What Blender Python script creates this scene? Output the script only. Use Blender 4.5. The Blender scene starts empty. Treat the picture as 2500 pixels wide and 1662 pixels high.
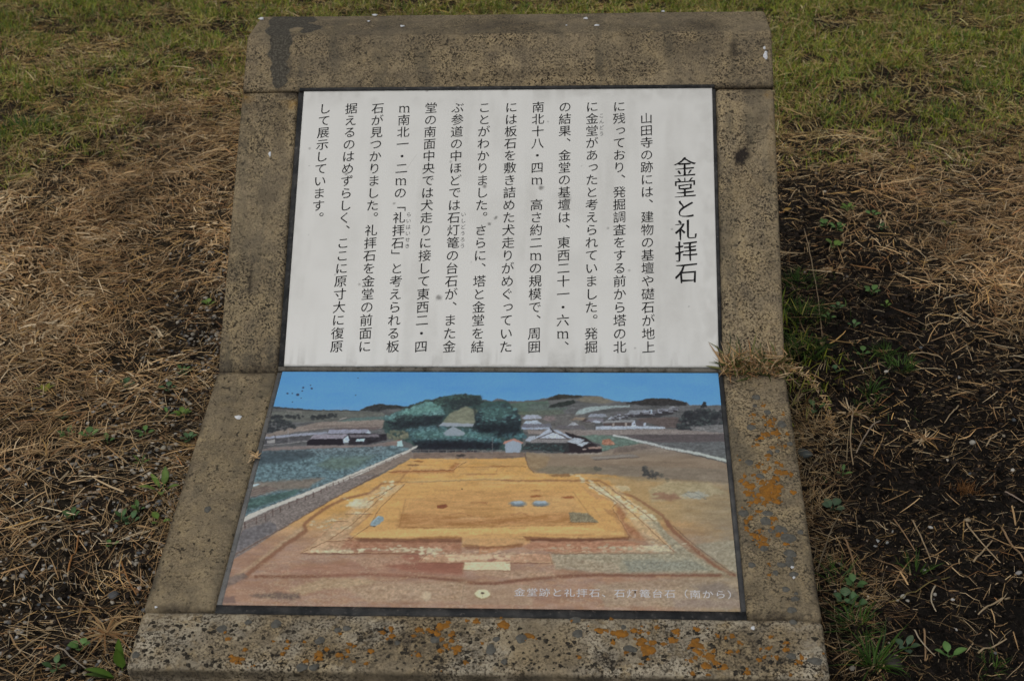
import bpy, math
import numpy as np
from mathutils import Matrix

S = bpy.context.scene
COL = S.collection
R = math.radians
rng = np.random.default_rng(7)

# ------------------------------------------------------------------ camera
CAM = np.array([0.14188, -1.76643, 1.23300])
ROT = np.array([[0.99821707, 0.05297588, -0.0274999],
                [0.00196688, -0.48966986, -0.87190571],
                [-0.05965585, 0.87029707, -0.48890101]])      # right, down, forward
FPX = 3570.83                                                  # focal length for a 2500 px wide picture
cd = bpy.data.cameras.new('camera')
cam = bpy.data.objects.new('camera', cd)
COL.objects.link(cam)
rt, dn, fw = ROT
cam.matrix_world = Matrix(((rt[0], -dn[0], -fw[0], CAM[0]), (rt[1], -dn[1], -fw[1], CAM[1]),
                           (rt[2], -dn[2], -fw[2], CAM[2]), (0, 0, 0, 1)))
cd.sensor_width = 23.6
cd.lens = FPX * 23.6 / 2500
cd.clip_start = 0.05
cd.clip_end = 400
cd.dof.use_dof = True
cd.dof.focus_distance = 2.10
cd.dof.aperture_fstop = 8.0
S.camera = cam

# ------------------------------------------------------------------ overcast daylight
SUN_EL, SUN_AZ = 58, 205           # azimuth measured clockwise from +y
w = bpy.data.worlds.new('World')
S.world = w
w.use_nodes = True
nt = w.node_tree
bg = nt.nodes['Background']
sky = nt.nodes.new('ShaderNodeTexSky')
sky.sky_type = 'NISHITA'
sky.sun_disc = False
sky.sun_elevation = R(SUN_EL)
sky.sun_rotation = R(SUN_AZ)
sky.air_density = 1.0
sky.dust_density = 4.0
hsv = nt.nodes.new('ShaderNodeHueSaturation')   # cloud cover: the blue is mostly gone
hsv.inputs['Saturation'].default_value = 0.22
nt.links.new(sky.outputs[0], hsv.inputs['Color'])
nt.links.new(hsv.outputs[0], bg.inputs[0])
bg.inputs[1].default_value = 0.11
sd = bpy.data.lights.new('sun', 'SUN')
sd.energy = 0.9
sd.angle = R(24)
sd.color = (1.0, 0.965, 0.91)
so = bpy.data.objects.new('sun', sd)
COL.objects.link(so)
so.location = (-1.5, -3, 5)
so.rotation_euler = (R(90 - SUN_EL), 0, R(180 - SUN_AZ) + math.pi * 0)
_d = np.array([math.sin(R(SUN_AZ)) * math.cos(R(SUN_EL)), math.cos(R(SUN_AZ)) * math.cos(R(SUN_EL)), math.sin(R(SUN_EL))])
from mathutils import Vector
so.rotation_euler = Vector(_d).to_track_quat('Z', 'Y').to_euler()
S.view_settings.view_transform = 'Standard'
S.view_settings.look = 'None'
S.view_settings.gamma = 1
S.view_settings.exposure = -0.70
S.cycles.max_bounces = 6
S.cycles.diffuse_bounces = 3
S.cycles.transparent_max_bounces = 4

# ------------------------------------------------------------------ helpers
def lin(*c):
    a = np.array(c, float) / 255.0
    return np.where(a <= 0.04045, a / 12.92, ((a + 0.055) / 1.055) ** 2.4)

def hash3(ix, iy, iz, seed):
    h = (ix.astype(np.int64) * 374761393 + iy.astype(np.int64) * 668265263 + iz.astype(np.int64) * 2147483647 + seed * 1274126177) & 0xffffffff
    h = ((h ^ (h >> 13)) * 1274126177) & 0xffffffff
    h = ((h ^ (h >> 16)) * 2246822519) & 0xffffffff
    return ((h ^ (h >> 15)) & 0xffffff) / float(0xffffff)

def vnoise(x, y, z=None, seed=0):
    x = np.asarray(x, float); y = np.asarray(y, float)
    z = np.zeros_like(x) if z is None else np.asarray(z, float)
    ix, iy, iz = np.floor(x), np.floor(y), np.floor(z)
    fx, fy, fz = x - ix, y - iy, z - iz
    fx, fy, fz = [f * f * (3 - 2 * f) for f in (fx, fy, fz)]
    out = 0
    for dz in (0, 1):
        for dy in (0, 1):
            for dx in (0, 1):
                wgt = (fx if dx else 1 - fx) * (fy if dy else 1 - fy) * (fz if dz else 1 - fz)
                out = out + wgt * hash3(ix + dx, iy + dy, iz + dz, seed)
    return out

def fbm(x, y, z=None, seed=0, octv=4):
    s, a, t = 0, 1.0, 0
    for k in range(octv):
        f = 2.03 ** k
        s = s + a * vnoise(np.asarray(x) * f, np.asarray(y) * f, None if z is None else np.asarray(z) * f, seed + k * 17)
        t += a; a *= 0.55
    return s / t

def ss(a, b, x):
    t = np.clip((x - a) / (b - a), 0, 1)
    return t * t * (3 - 2 * t)

def project(p):
    q = (np.asarray(p) - CAM) @ ROT.T
    z = np.maximum(q[:, 2], 0.15)
    return 1250 + FPX * q[:, 0] / z, 831 + FPX * q[:, 1] / z

def ground_at(px, py):
    """the point of the ground that the photograph shows at (px, py)"""
    v = ROT.T @ np.array([(px - 1250) / FPX, (py - 831) / FPX, 1.0])
    k = -CAM[2] / v[2]
    q = CAM + k * v
    return q[0], q[1]

def mk(name, V, F, mat, parent=None, cols=None, smooth=False, attrs=None, loc=None):
    """link ONE mesh object from numpy arrays; F = list of (n,k) int arrays"""
    me = bpy.data.meshes.new(name)
    V = np.asarray(V, np.float32)
    if not isinstance(F, (list, tuple)): F = [F]
    F = [np.asarray(f, np.int32) for f in F if len(f)]
    tot = np.concatenate([np.full(len(f), f.shape[1], np.int32) for f in F])
    idx = np.concatenate([f.ravel() for f in F])
    me.vertices.add(len(V)); me.vertices.foreach_set('co', V.ravel())
    me.loops.add(len(idx)); me.loops.foreach_set('vertex_index', idx)
    me.polygons.add(len(tot))
    me.polygons.foreach_set('loop_start', np.concatenate([[0], np.cumsum(tot)[:-1]]).astype(np.int32))
    me.polygons.foreach_set('loop_total', tot)
    if smooth: me.polygons.foreach_set('use_smooth', np.ones(len(tot), bool))
    if cols is not None:
        a = me.color_attributes.new('col', 'FLOAT_COLOR', 'POINT')
        c = np.ones((len(V), 4), np.float32); c[:, :3] = cols
        a.data.foreach_set('color', c.ravel())
    for k, v in (attrs or {}).items():
        a = me.attributes.new(k, 'FLOAT', 'POINT')
        a.data.foreach_set('value', np.asarray(v, np.float32))
    me.update(calc_edges=True)
    me.validate()
    me.materials.append(mat)
    o = bpy.data.objects.new(name, me)
    COL.objects.link(o)
    if parent is not None: o.parent = parent
    if loc is not None: o.location = loc
    return o

def tag(o, label=None, cat=None, group=None, kind=None):
    if label: o['label'] = label
    if cat: o['category'] = cat
    if group: o['group'] = group
    if kind: o['kind'] = kind
    return o

class N:
    """small node-material builder"""
    def __init__(s, name):
        s.m = bpy.data.materials.new(name); s.m.use_nodes = True
        s.t = s.m.node_tree; s.b = s.t.nodes['Principled BSDF']
        s.b.inputs['Specular IOR Level'].default_value = 0.12
    def n(s, typ, **kw):
        x = s.t.nodes.new(typ)
        for k, v in kw.items(): setattr(x, k, v)
        return x
    def l(s, a, b): s.t.links.new(a, b)
    def pos(s):
        return s.n('ShaderNodeTexCoord').outputs['Object']
    def noise(s, scale, detail=3, rough=0.6, dist=0.0):
        x = s.n('ShaderNodeTexNoise'); x.inputs['Scale'].default_value = scale
        x.inputs['Detail'].default_value = detail; x.inputs['Roughness'].default_value = rough
        x.inputs['Distortion'].default_value = dist
        s.l(s.pos(), x.inputs['Vector']); return x.outputs['Fac']
    def voro(s, scale):
        x = s.n('ShaderNodeTexVoronoi'); x.inputs['Scale'].default_value = scale
        s.l(s.pos(), x.inputs['Vector']); return x
    def ramp(s, fac, a, b, va=0.0, vb=1.0):
        x = s.n('ShaderNodeMapRange'); x.clamp = True
        x.inputs['From Min'].default_value = a; x.inputs['From Max'].default_value = b
        x.inputs['To Min'].default_value = va; x.inputs['To Max'].default_value = vb
        s.l(fac, x.inputs['Value']); return x.outputs[0]
    def mix(s, fac, a, b, mode='MIX'):
        x = s.n('ShaderNodeMix', data_type='RGBA', blend_type=mode)
        for sock, v in ((x.inputs['Factor'], fac), (x.inputs[6], a), (x.inputs[7], b)):
            if isinstance(v, (int, float)): sock.default_value = v
            elif isinstance(v, (tuple, list, np.ndarray)): sock.default_value = (*[float(q) for q in v[:3]], 1)
            else: s.l(v, sock)
        return x.outputs[2]
    def math(s, op, a, b):
        x = s.n('ShaderNodeMath', operation=op)
        for i, v in enumerate((a, b)):
            if isinstance(v, (int, float)): x.inputs[i].default_value = v
            else: s.l(v, x.inputs[i])
        return x.outputs[0]
    def attr(s, name, out='Fac'):
        x = s.n('ShaderNodeAttribute'); x.attribute_name = name; return x.outputs[out]
    def bump(s, h, dist, strength=1.0):
        x = s.n('ShaderNodeBump'); x.inputs['Distance'].default_value = dist; x.inputs['Strength'].default_value = strength
        s.l(h, x.inputs['Height']); s.l(x.outputs[0], s.b.inputs['Normal'])
    def base(s, c, rough=0.8):
        if isinstance(c, (tuple, list, np.ndarray)): s.b.inputs['Base Color'].default_value = (*[float(q) for q in c[:3]], 1)
        else: s.l(c, s.b.inputs['Base Color'])
        s.b.inputs['Roughness'].default_value = rough
        return s.m

# ------------------------------------------------------------------ materials
def stone_material():
    n = N('granite_tuff')
    big = n.noise(9, 3)
    mid = n.noise(45, 4, 0.65)
    patch = n.ramp(n.noise(16, 5, .72, .6), .40, .64)
    c = n.mix(n.ramp(big, .35, .65), (.54, .41, .222), (.355, .268, .148))
    c = n.mix(n.ramp(mid, .42, .66, 0, .75), c, (.185, .140, .095))
    c = n.mix(n.ramp(n.noise(330, 2, .6), .35, .62, .0, .55), c, (.56, .45, .28))          # pale grains
    # weathering carried per vertex
    pale = n.math('MULTIPLY', n.attr('pale'), n.ramp(n.noise(75, 3, .65), .36, .50, 0, .95))
    c = n.mix(pale, c, (.60, .53, .40))
    crust = n.math('MULTIPLY', n.attr('crust'), n.ramp(n.noise(85, 4, .7), .40, .56, 0.0, .95))
    c = n.mix(crust, c, (.060, .053, .043))
    spk = n.ramp(n.noise(340, 4, .72), .500, .550)
    spk = n.math('MULTIPLY', spk, n.math('MULTIPLY', n.ramp(n.noise(26, 4, .65), .30, .56, .15, 1.0), n.math('SUBTRACT', 1.0, n.attr('smooth'))))
    c = n.mix(spk, c, (.050, .038, .026))                                                     # dark grains
    pit = n.ramp(n.noise(170, 2, .5), .635, .665)
    c = n.mix(n.math('MULTIPLY', pit, n.ramp(n.noise(14, 2), .35, .6, .2, .9)), c, (.032, .026, .019))
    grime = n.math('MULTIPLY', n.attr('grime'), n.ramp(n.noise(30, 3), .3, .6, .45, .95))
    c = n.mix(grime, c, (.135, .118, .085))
    c = n.mix(n.math('MULTIPLY', n.ramp(n.noise(8, 4, .65), .50, .64), .42), c, (.56, .445, .275))
    c = n.mix(n.math('MULTIPLY', patch, .50), c, n.mix(.0, (.125, .108, .085), (0, 0, 0)))
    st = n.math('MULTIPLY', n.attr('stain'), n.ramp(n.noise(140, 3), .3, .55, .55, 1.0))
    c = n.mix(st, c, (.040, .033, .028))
    sm = n.ramp(n.math('ADD', n.attr('smear'), n.math('MULTIPLY', n.math('SUBTRACT', n.noise(60, 3), .5), .5)), .40, .60)
    c = n.mix(sm, c, n.mix(n.ramp(n.noise(350, 2), .45, .62), (.082, .074, .060), (.150, .136, .106)))
    oc = n.math('MULTIPLY', n.attr('ochre'), n.ramp(n.noise(120, 3), .4, .6, .3, .9))
    c = n.mix(oc, c, (.42, .25, .07))
    h = n.math('SUBTRACT', n.math('ADD', n.noise(360, 4, .68), n.math('MULTIPLY', n.noise(60, 3), .8)), n.math('MULTIPLY', pit, .9))
    n.bump(h, .0022, .9)
    return n.base(c, .92)

M = {}
M['stone'] = stone_material()

def col_mat(name, rough=.75, spec=.25, trans=0.0):
    n = N(name)
    n.b.inputs['Specular IOR Level'].default_value = spec
    m = n.base(n.attr('col', 'Color'), rough)
    if trans:
        out = n.t.nodes['Material Output']
        tr = n.n('ShaderNodeBsdfTranslucent'); n.l(n.attr('col', 'Color'), tr.inputs[0])
        mx = n.n('ShaderNodeMixShader'); mx.inputs[0].default_value = trans
        n.l(n.b.outputs[0], mx.inputs[1]); n.l(tr.outputs[0], mx.inputs[2]); n.l(mx.outputs[0], out.inputs[0])
    return m
M['straw'] = col_mat('dry_straw', .7, .25)
M['grass'] = col_mat('grass_blade', .55, .35, .22)
M['leaf'] = col_mat('leaf', .5, .4, .15)
M['pebble'] = col_mat('pebble', .6, .4)

n = N('soil')
c = n.mix(n.ramp(n.noise(60, 4, .7), .35, .65, .35, 1.25), (0, 0, 0), n.attr('col', 'Color'))
c = n.mix(n.ramp(n.noise(420, 3, .6), .60, .68, 0, .5), c, (.11, .085, .06))
n.bump(n.math('ADD', n.noise(260, 4, .7), n.math('MULTIPLY', n.noise(70, 4, .65), 1.6)), .008, 1.0)
M['soil'] = n.base(c, .95)

n = N('ceramic_white')
c = n.mix(n.ramp(n.noise(5, 4), .3, .7, 0, .5), (.815, .815, .782), (.775, .774, .735))
sc = n.math('MULTIPLY', n.attr('dirt'), n.ramp(n.noise(38, 4, .7), .30, .62, .35, 1))
c = n.mix(sc, c, (.185, .165, .125))
c = n.mix(n.attr('spot'), c, (.085, .080, .072))
n.b.inputs['Specular IOR Level'].default_value = .4
M['white'] = n.base(c, .38)

n = N('printed_photo')
n.b.inputs['Specular IOR Level'].default_value = .35
M['print'] = n.base(n.attr('col', 'Color'), .34)

M['ink'] = N('ink').base((.012, .012, .014), .6)
M['ink_faded'] = N('ink_faded').base((.10, .10, .105), .5)
M['caption'] = N('caption_white').base((.80, .80, .82), .5)

n = N('dark_sealant')
c = n.mix(n.ramp(n.noise(40, 4), .4, .65), (.034, .036, .038), (.075, .074, .072))
c = n.mix(n.ramp(n.noise(160, 4, .7), .60, .70, 0, .6), c, (.22, .20, .18))
n.bump(n.noise(150, 3), .002)
M['sealant'] = n.base(c, .7)
n = N('grey_mortar')
c = n.mix(n.ramp(n.noise(35, 4), .35, .65), (.215, .200, .172), (.125, .112, .090))
c = n.mix(n.ramp(n.noise(120, 3), .55, .70, 0, .7), c, (.028, .024, .018))
n.bump(n.noise(180, 3), .003)
M['mortar'] = n.base(c, .95)
n = N('slate_sealant')
c = n.mix(n.ramp(n.noise(30, 4), .35, .65), (.150, .152, .152), (.235, .232, .222))
c = n.mix(n.ramp(n.noise(130, 3, .7), .58, .68, 0, .6), c, (.03, .028, .026))
n.bump(n.noise(150, 3), .002)
M['slate'] = n.base(c, .7)
n = N('grey_sealant')
c = n.mix(n.ramp(n.noise(40, 4), .4, .65), (.062, .064, .068), (.11, .11, .108))
n.bump(n.noise(150, 3), .002)
M['sealant2'] = n.base(c, .7)
n = N('bird_lime')
M['lime'] = n.base(n.mix(n.ramp(n.noise(300, 2), .45, .7), (.80, .82, .84), (.55, .56, .57)), .8)
n = N('orange_lichen')
c = n.mix(n.ramp(n.noise(150, 3), .35, .65), (.40, .175, .030), (.26, .125, .032))
c = n.mix(n.ramp(n.noise(500, 2), .55, .7, 0, .6), c, (.16, .07, .02))
n.bump(n.noise(500, 2), .001)
M['orange'] = n.base(c, .9)
n = N('grey_lichen')
c = n.mix(n.ramp(n.noise(220, 4), .4, .65), (.150, .146, .128), (.105, .100, .086))
n.bump(n.noise(400, 2), .001)
M['greyl'] = n.base(c, .95)
n = N('black_lichen')
M['blackl'] = n.base(n.mix(n.ramp(n.noise(300, 3), .4, .65), (.030, .026, .021), (.075, .066, .050)), .95)

# ------------------------------------------------------------------ the sign
H0, AL = 0.191, R(10)
AU = AL + 0.563623
def U(s, off=0.0):    # on the upper sloping face, s metres above the fold
    return np.array([s * math.cos(AU) - off * math.sin(AU), H0 + s * math.sin(AU) + off * math.cos(AU)])
def L(s, off=0.0):    # on the lower, flatter face, s metres below the fold
    return np.array([-s * math.cos(AL) - off * math.sin(AL), H0 - s * math.sin(AL) + off * math.cos(AL)])
def P3u(x, s, off=0): q = U(s, off); return np.array([x, q[0], q[1]])
def P3l(x, s, off=0): q = L(s, off); return np.array([x, q[0], q[1]])
def onplane(px, py, upper):
    a = AU if upper else AL
    nrm = np.array([0, -math.sin(a), math.cos(a)]); u = np.array([0, math.cos(a), math.sin(a)])
    v = ROT.T @ np.array([(px - 1250) / FPX, (py - 831) / FPX, 1.0])
    o = np.array([0, 0, H0]); k = ((o - CAM) @ nrm) / (v @ nrm); q = CAM + k * v - o
    return q[0], (q @ u) * (1 if upper else -1)

sign = bpy.data.objects.new('information_sign', None)
COL.objects.link(sign)
tag(sign, 'low stone-framed information board with Japanese text above a printed excavation photo', 'information sign')

def loft(name, prof, x0, x1, step=.004, rad=.006, seed=0, chips=.0016):
    """a stone: closed profile (y,z) swept along x, all edges worn round"""
    prof = np.array(prof, float)
    if np.sum(prof[:, 0] * np.roll(prof[:, 1], -1) - np.roll(prof[:, 0], -1) * prof[:, 1]) < 0: prof = prof[::-1]
    pts = []
    k = len(prof)
    for i in range(k):                                   # round the corners
        a, b, c = prof[i - 1], prof[i], prof[(i + 1) % k]
        da, dc = (a - b) / np.linalg.norm(a - b), (c - b) / np.linalg.norm(c - b)
        p0, p1 = b + da * rad, b + dc * rad
        for t in np.linspace(0, 1, 5): pts.append((1 - t) ** 2 * p0 + 2 * t * (1 - t) * b + t * t * p1)
    pts = np.array(pts)
    out = []
    for i in range(len(pts)):
        a, b = pts[i], pts[(i + 1) % len(pts)]
        m = max(1, int(np.ceil(np.linalg.norm(b - a) / step)))
        for j in range(m): out.append(a + (b - a) * j / m)
    P = np.array(out); k = len(P)
    tg = np.roll(P, -1, 0) - np.roll(P, 1, 0); tg /= np.linalg.norm(tg, axis=1)[:, None]
    nr = np.stack([tg[:, 1], -tg[:, 0]], 1)              # outward
    nx = max(4, int((x1 - x0 - 2 * rad) / step))
    th = np.linspace(0, math.pi / 2, 5)[:-1]
    xs = np.concatenate([x0 + rad * (1 - np.sin(th)), np.linspace(x0 + rad, x1 - rad, nx), (x1 - rad * (1 - np.sin(th)))[::-1]])
    xs = np.concatenate([x0 + rad * (1 - np.sin(th)), np.linspace(x0 + rad, x1 - rad, nx), x1 - rad * (1 - np.sin(th[::-1]))])
    ins = np.concatenate([rad * (1 - np.cos(th[::-1])) * 0, np.zeros(nx), np.zeros(4)])
    e0 = rad * (1 - np.cos(np.linspace(math.pi / 2, 0, 5)[:-1])); 
    xs[:4] = x0 + rad * (1 - np.sin(np.linspace(math.pi / 2, 0, 5)[:-1])); ins[:4] = e0
    xs[-4:] = (x1 - rad * (1 - np.sin(np.linspace(math.pi / 2, 0, 5)[:-1])))[::-1]; ins[-4:] = e0[::-1]
    V = np.zeros((len(xs), k, 3))
    V[:, :, 0] = xs[:, None]
    V[:, :, 1] = P[None, :, 0] - nr[None, :, 0] * ins[:, None]
    V[:, :, 2] = P[None, :, 1] - nr[None, :, 1] * ins[:, None]
    Nn = np.zeros_like(V); Nn[:, :, 1] = nr[None, :, 0]; Nn[:, :, 2] = nr[None, :, 1]
    V = V.reshape(-1, 3); Nn = Nn.reshape(-1, 3)
    d = (fbm(V[:, 0] * 55, V[:, 1] * 55, V[:, 2] * 55, seed, 3) - .5) * chips + (fbm(V[:, 0] * 12, V[:, 1] * 12, V[:, 2] * 12, seed + 5, 2) - .5) * .0016
    V = V + Nn * d[:, None]
    r = len(xs)
    i = np.arange(r - 1)[:, None] * k; j = np.arange(k)[None, :]; j2 = (j + 1) % k
    F = np.stack([(i + j).ravel(), (i + k + j).ravel(), (i + k + j2).ravel(), (i + j2).ravel()], 1)[:, ::-1]
    # end caps: fans
    c0, c1 = len(V), len(V) + 1
    V = np.vstack([V, V[:k].mean(0), V[-k:].mean(0)])
    jj = np.arange(k)
    T = np.concatenate([np.stack([np.full(k, c0), (jj + 1) % k, jj], 1)[:, ::-1], np.stack([np.full(k, c1), (r - 1) * k + jj, (r - 1) * k + (jj + 1) % k], 1)[:, ::-1]])
    X, Y, Z = V.T
    s_u = Y * math.cos(AU) + (Z - H0) * math.sin(AU)
    s_l = -(Y * math.cos(AL) + (Z - H0) * math.sin(AL))
    return V, [F, T], X, Y, Z, s_u, s_l

def blob(px, py, X, Y, Z, rx, ry, soft=.5, ang=0, seed=3, wob=.5):
    """soft spot of the weathering, given where it shows; sizes in photo pixels"""
    qx, qy = project(np.stack([X, Y, Z], 1))
    dx, dy = qx - px, qy - py
    ca, sa = math.cos(ang), math.sin(ang)
    d = np.sqrt(((dx * ca + dy * sa) / rx) ** 2 + ((-dx * sa + dy * ca) / ry) ** 2)
    d = d + (fbm(qx / (rx * .6 + 6), qy / (ry * .6 + 6), None, seed, 3) - .5) * wob * 2
    return 1 - ss(1 - soft, 1 + soft * .3, d)

def finish_stone(name, data, seed, label=None, crust=0, grime=0, pale=0, stains=(), smear=None, ochre=(), top=0.0, smooth=0.0):
    V, F, X, Y, Z, su, sl = data
    z0 = np.zeros(len(V))
    A = dict(crust=z0 + crust * ss(.35, .62, fbm(X * 16, Y * 16, Z * 16, seed + 40, 3)),
             grime=z0 + grime * ss(.30, .60, fbm(X * 11, Y * 11, Z * 11, seed + 50, 3)),
             pale=z0 + pale * ss(.35, .6, fbm(X * 14, Y * 14, Z * 14, seed + 60, 3)),
             stain=z0.copy(), smear=z0.copy(), smooth=z0 + smooth, ochre=z0.copy())
    for (px, py, rx, ry, s, *a) in stains:
        A['stain'] = np.maximum(A['stain'], min(s, 1.0) * s * blob(px, py, X, Y, Z, rx, ry, .75, a[0] if a else 0, seed + 9))
    for (px, py, rx, ry, s, *a) in ochre:
        A['ochre'] = np.maximum(A['ochre'], s * blob(px, py, X, Y, Z, rx, ry, .7, 0, seed + 19))
    for (px, py, rx, ry, s, *a) in (smear or ()):
        A['smear'] = np.maximum(A['smear'], s * blob(px, py, X, Y, Z, rx, ry, .5, a[0] if a else 0, seed + 29, .30))
    # dirt gathered at the joints and along the edges
    def near_edge(v, a, w): return 1 - ss(0, w, abs(v - a))
    dn = ss(.35, .6, fbm(X * 40, Y * 40, Z * 40, seed + 70, 3))
    if name == 'upper_side_stone': e = np.maximum(near_edge(su, 0, .022), near_edge(su, .4392, .012)); e = np.maximum(e, near_edge(abs(X), WI, .006) * .8)
    elif name == 'lower_side_stone': e = np.maximum(near_edge(sl, 0, .02), near_edge(sl, .4364, .012)); e = np.maximum(e, near_edge(abs(X), HW, .010) * .9)
    elif name == 'top_stone': e = np.maximum(near_edge(su, .4424, .012), near_edge(su, .5374, .004) * .3)
    else: e = near_edge(sl, .4392, .008)
    A['stain'] = np.maximum(A['stain'], .75 * e * dn)
    st2 = fbm(X * 46, su * 5 if 'upper' in name or 'top' in name else sl * 5, None, seed + 80, 4)       # run-off streaks
    if name != 'sill_stone': A['grime'] = np.maximum(A['grime'], .75 * ss(.52, .70, st2))
    if top:
        A['grime'] = np.maximum(A['grime'], top * ss(.5515, .5522, Z))
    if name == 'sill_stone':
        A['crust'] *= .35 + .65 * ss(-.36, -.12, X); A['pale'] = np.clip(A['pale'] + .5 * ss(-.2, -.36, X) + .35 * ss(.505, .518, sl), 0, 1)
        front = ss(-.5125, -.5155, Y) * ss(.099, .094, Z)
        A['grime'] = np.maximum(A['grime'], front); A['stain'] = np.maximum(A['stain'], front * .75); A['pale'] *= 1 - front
    o = mk(name, V, F, M['stone'], sign, smooth=True, attrs=A)
    if label: o['label'] = label
    return o

HW, WI = 0.400, 0.3140
bk = U(.4424, -.09)
beam = finish_stone('top_stone', loft('b', [U(.4424), U(.5374), (.5007, .5526), (.5007, .42), tuple(bk)], -HW, HW, seed=1), 1,
    'long top beam with a dark mortar smear at its upper corner', crust=.35, grime=.30, top=.55,
    stains=[(1170, 190, 300, 13, .55, -.05), (1330, 178, 330, 14, .6, -.03), (1790, 120, 13, 28, .9), (1700, 110, 110, 40, .45), (1535, 95, 25, 30, .6),
            (1220, 68, 110, 22, .6), (1720, 62, 60, 16, .7), (690, 150, 34, 50, .45), (1630, 165, 45, 14, .25), (1440, 165, 60, 14, .45), (830, 95, 60, 14, .3),
            (700, 228, 45, 6, .9), (1290, 62, 40, 14, .5), (1270, 100, 22, 34, .45)],
    smear=[(682, 100, 31, 34, 1.2), (683, 135, 30, 34, 1.2), (682, 170, 27, 30, 1.15), (682, 198, 22, 20, 1.05), (679, 75, 34, 18, 1.2), (690, 55, 42, 20, 1.1), (735, 48, 45, 12, .95), (740, 62, 60, 8, .8, .1), (760, 72, 40, 8, .7, -.2)])
lp = finish_stone('upper_side_stone', loft('p', [U(.0016), U(.4392), (.50, .415), (.50, -.03), (.002, -.03)], -HW, -WI, seed=2), 2, crust=.55, grime=.15,
    stains=[(680, 300, 26, 70, .6), (640, 260, 40, 20, .5), (600, 560, 18, 60, .4), (610, 700, 6, 55, .9), (650, 480, 22, 40, .45), (560, 640, 12, 80, .3), (640, 800, 22, 60, .35)],
    ochre=[(602, 240, 24, 14, .9), (710, 255, 20, 14, .7)])
rp = finish_stone('upper_side_stone', loft('p', [U(.0016), U(.4392), (.50, .415), (.50, -.03), (.002, -.03)], WI, HW, seed=3), 3, 'right upper side stone with an oval dark stain', crust=.15, pale=.12,
    stains=[(1811, 380, 23, 31, 1.3, .5), (1813, 378, 17, 24, 1.6, .5), (1825, 345, 14, 18, .8, .4), (1795, 290, 32, 40, .35), (1855, 290, 22, 14, .6), (1880, 640, 12, 30, .6), (1850, 450, 22, 12, .5), (1800, 520, 24, 50, .2), (1895, 530, 14, 40, .3)],
    ochre=[(1878, 232, 18, 12, .5), (1888, 330, 16, 90, .22)])
ll = finish_stone('lower_side_stone', loft('p', [L(.0016), L(.4364), (-.432, -.03), (-.002, -.03)], -HW, -WI, seed=4), 4, crust=.20, grime=.50, pale=.05, smooth=.55,
    stains=[(560, 1000, 40, 50, .3), (500, 1150, 30, 40, .25), (430, 1330, 60, 50, .25), (640, 920, 36, 14, .35)])
rl = finish_stone('lower_side_stone', loft('p', [L(.0016), L(.4364), (-.432, -.03), (-.002, -.03)], WI, HW, seed=5), 5, 'right lower side stone with orange and grey lichen', crust=.60, grime=.35, pale=.15, smooth=.15,
    stains=[(1840, 1440, 36, 30, .6), (1900, 1150, 50, 60, .4), (1870, 1330, 60, 40, .3), (1800, 935, 60, 14, .5)])
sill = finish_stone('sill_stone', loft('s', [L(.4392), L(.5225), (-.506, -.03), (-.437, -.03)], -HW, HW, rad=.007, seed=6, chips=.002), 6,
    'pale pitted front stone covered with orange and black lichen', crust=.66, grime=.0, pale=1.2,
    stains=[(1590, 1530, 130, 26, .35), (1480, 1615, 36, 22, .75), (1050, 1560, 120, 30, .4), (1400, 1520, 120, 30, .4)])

# core between the side stones
V = []; 
def prism(name, prof, x0, x1, mat, parent, attrs=None):
    prof = np.array(prof); k = len(prof)
    if np.sum(prof[:, 0] * np.roll(prof[:, 1], -1) - np.roll(prof[:, 0], -1) * prof[:, 1]) > 0: prof = prof[::-1]
    V = np.vstack([np.column_stack([np.full(k, x0), prof]), np.column_stack([np.full(k, x1), prof])])
    j = np.arange(k); j2 = (j + 1) % k
    return mk(name, V, [np.stack([j, j2, j2 + k, j + k], 1), j[None, ::-1], (j + k)[None, :]], mat, parent)
prism('core_block', [L(.4385, -.012), L(.001, -.012), U(.4405, -.012), (.48, .40), (.48, -.02), (-.425, -.02)], -WI + .0006, WI - .0006, M['mortar'], sign)

def slab(name, plane, x0, x1, s0, s1, off_top, off_bot, mat, parent, nx=1, ny=1, attrfn=None, colfn=None, bev=0.0, jag=0):
    """thin plate lying on one of the two faces; its top is a grid"""
    fn = P3u if plane == 'u' else P3l
    xs = np.linspace(x0, x1, nx + 1); sv = np.linspace(s0, s1, ny + 1)
    Xg, Sg = np.meshgrid(xs, sv)
    x, s = Xg.ravel(), Sg.ravel()
    a = AU if plane == 'u' else AL
    sg = 1 if plane == 'u' else -1
    off = np.full(len(x), off_top)
    def to3(x, s, off):
        return np.column_stack([x, sg * s * math.cos(a) - off * math.sin(a), H0 + sg * s * math.sin(a) + off * math.cos(a)])
    V = to3(x, s, off)
    W = nx + 1
    i = (np.arange(ny)[:, None] * W + np.arange(nx)[None, :]).ravel()
    F = np.stack([i, i + 1, i + 1 + W, i + W], 1)
    if plane == 'l': F = F[:, ::-1]
    B = np.concatenate([np.arange(nx), np.arange(ny) * W + nx, (ny * W + np.arange(nx, 0, -1)), np.arange(ny, 0, -1) * W])
    nb = len(V)
    Vb = to3(x[B], s[B], np.full(len(B), off_bot))
    V = np.vstack([V, Vb]); k = len(B); j = np.arange(k); j2 = (j + 1) % k
    S4 = np.stack([B[j], nb + j, nb + j2, B[j2]], 1)
    if plane == 'l': S4 = S4[:, ::-1]
    A = attrfn(np.concatenate([x, x[B]]), np.concatenate([s, s[B]]), V) if attrfn else None
    C = colfn(V) if colfn else None
    return mk(name, V, [F, S4], mat, parent, attrs=A, cols=C)

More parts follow.
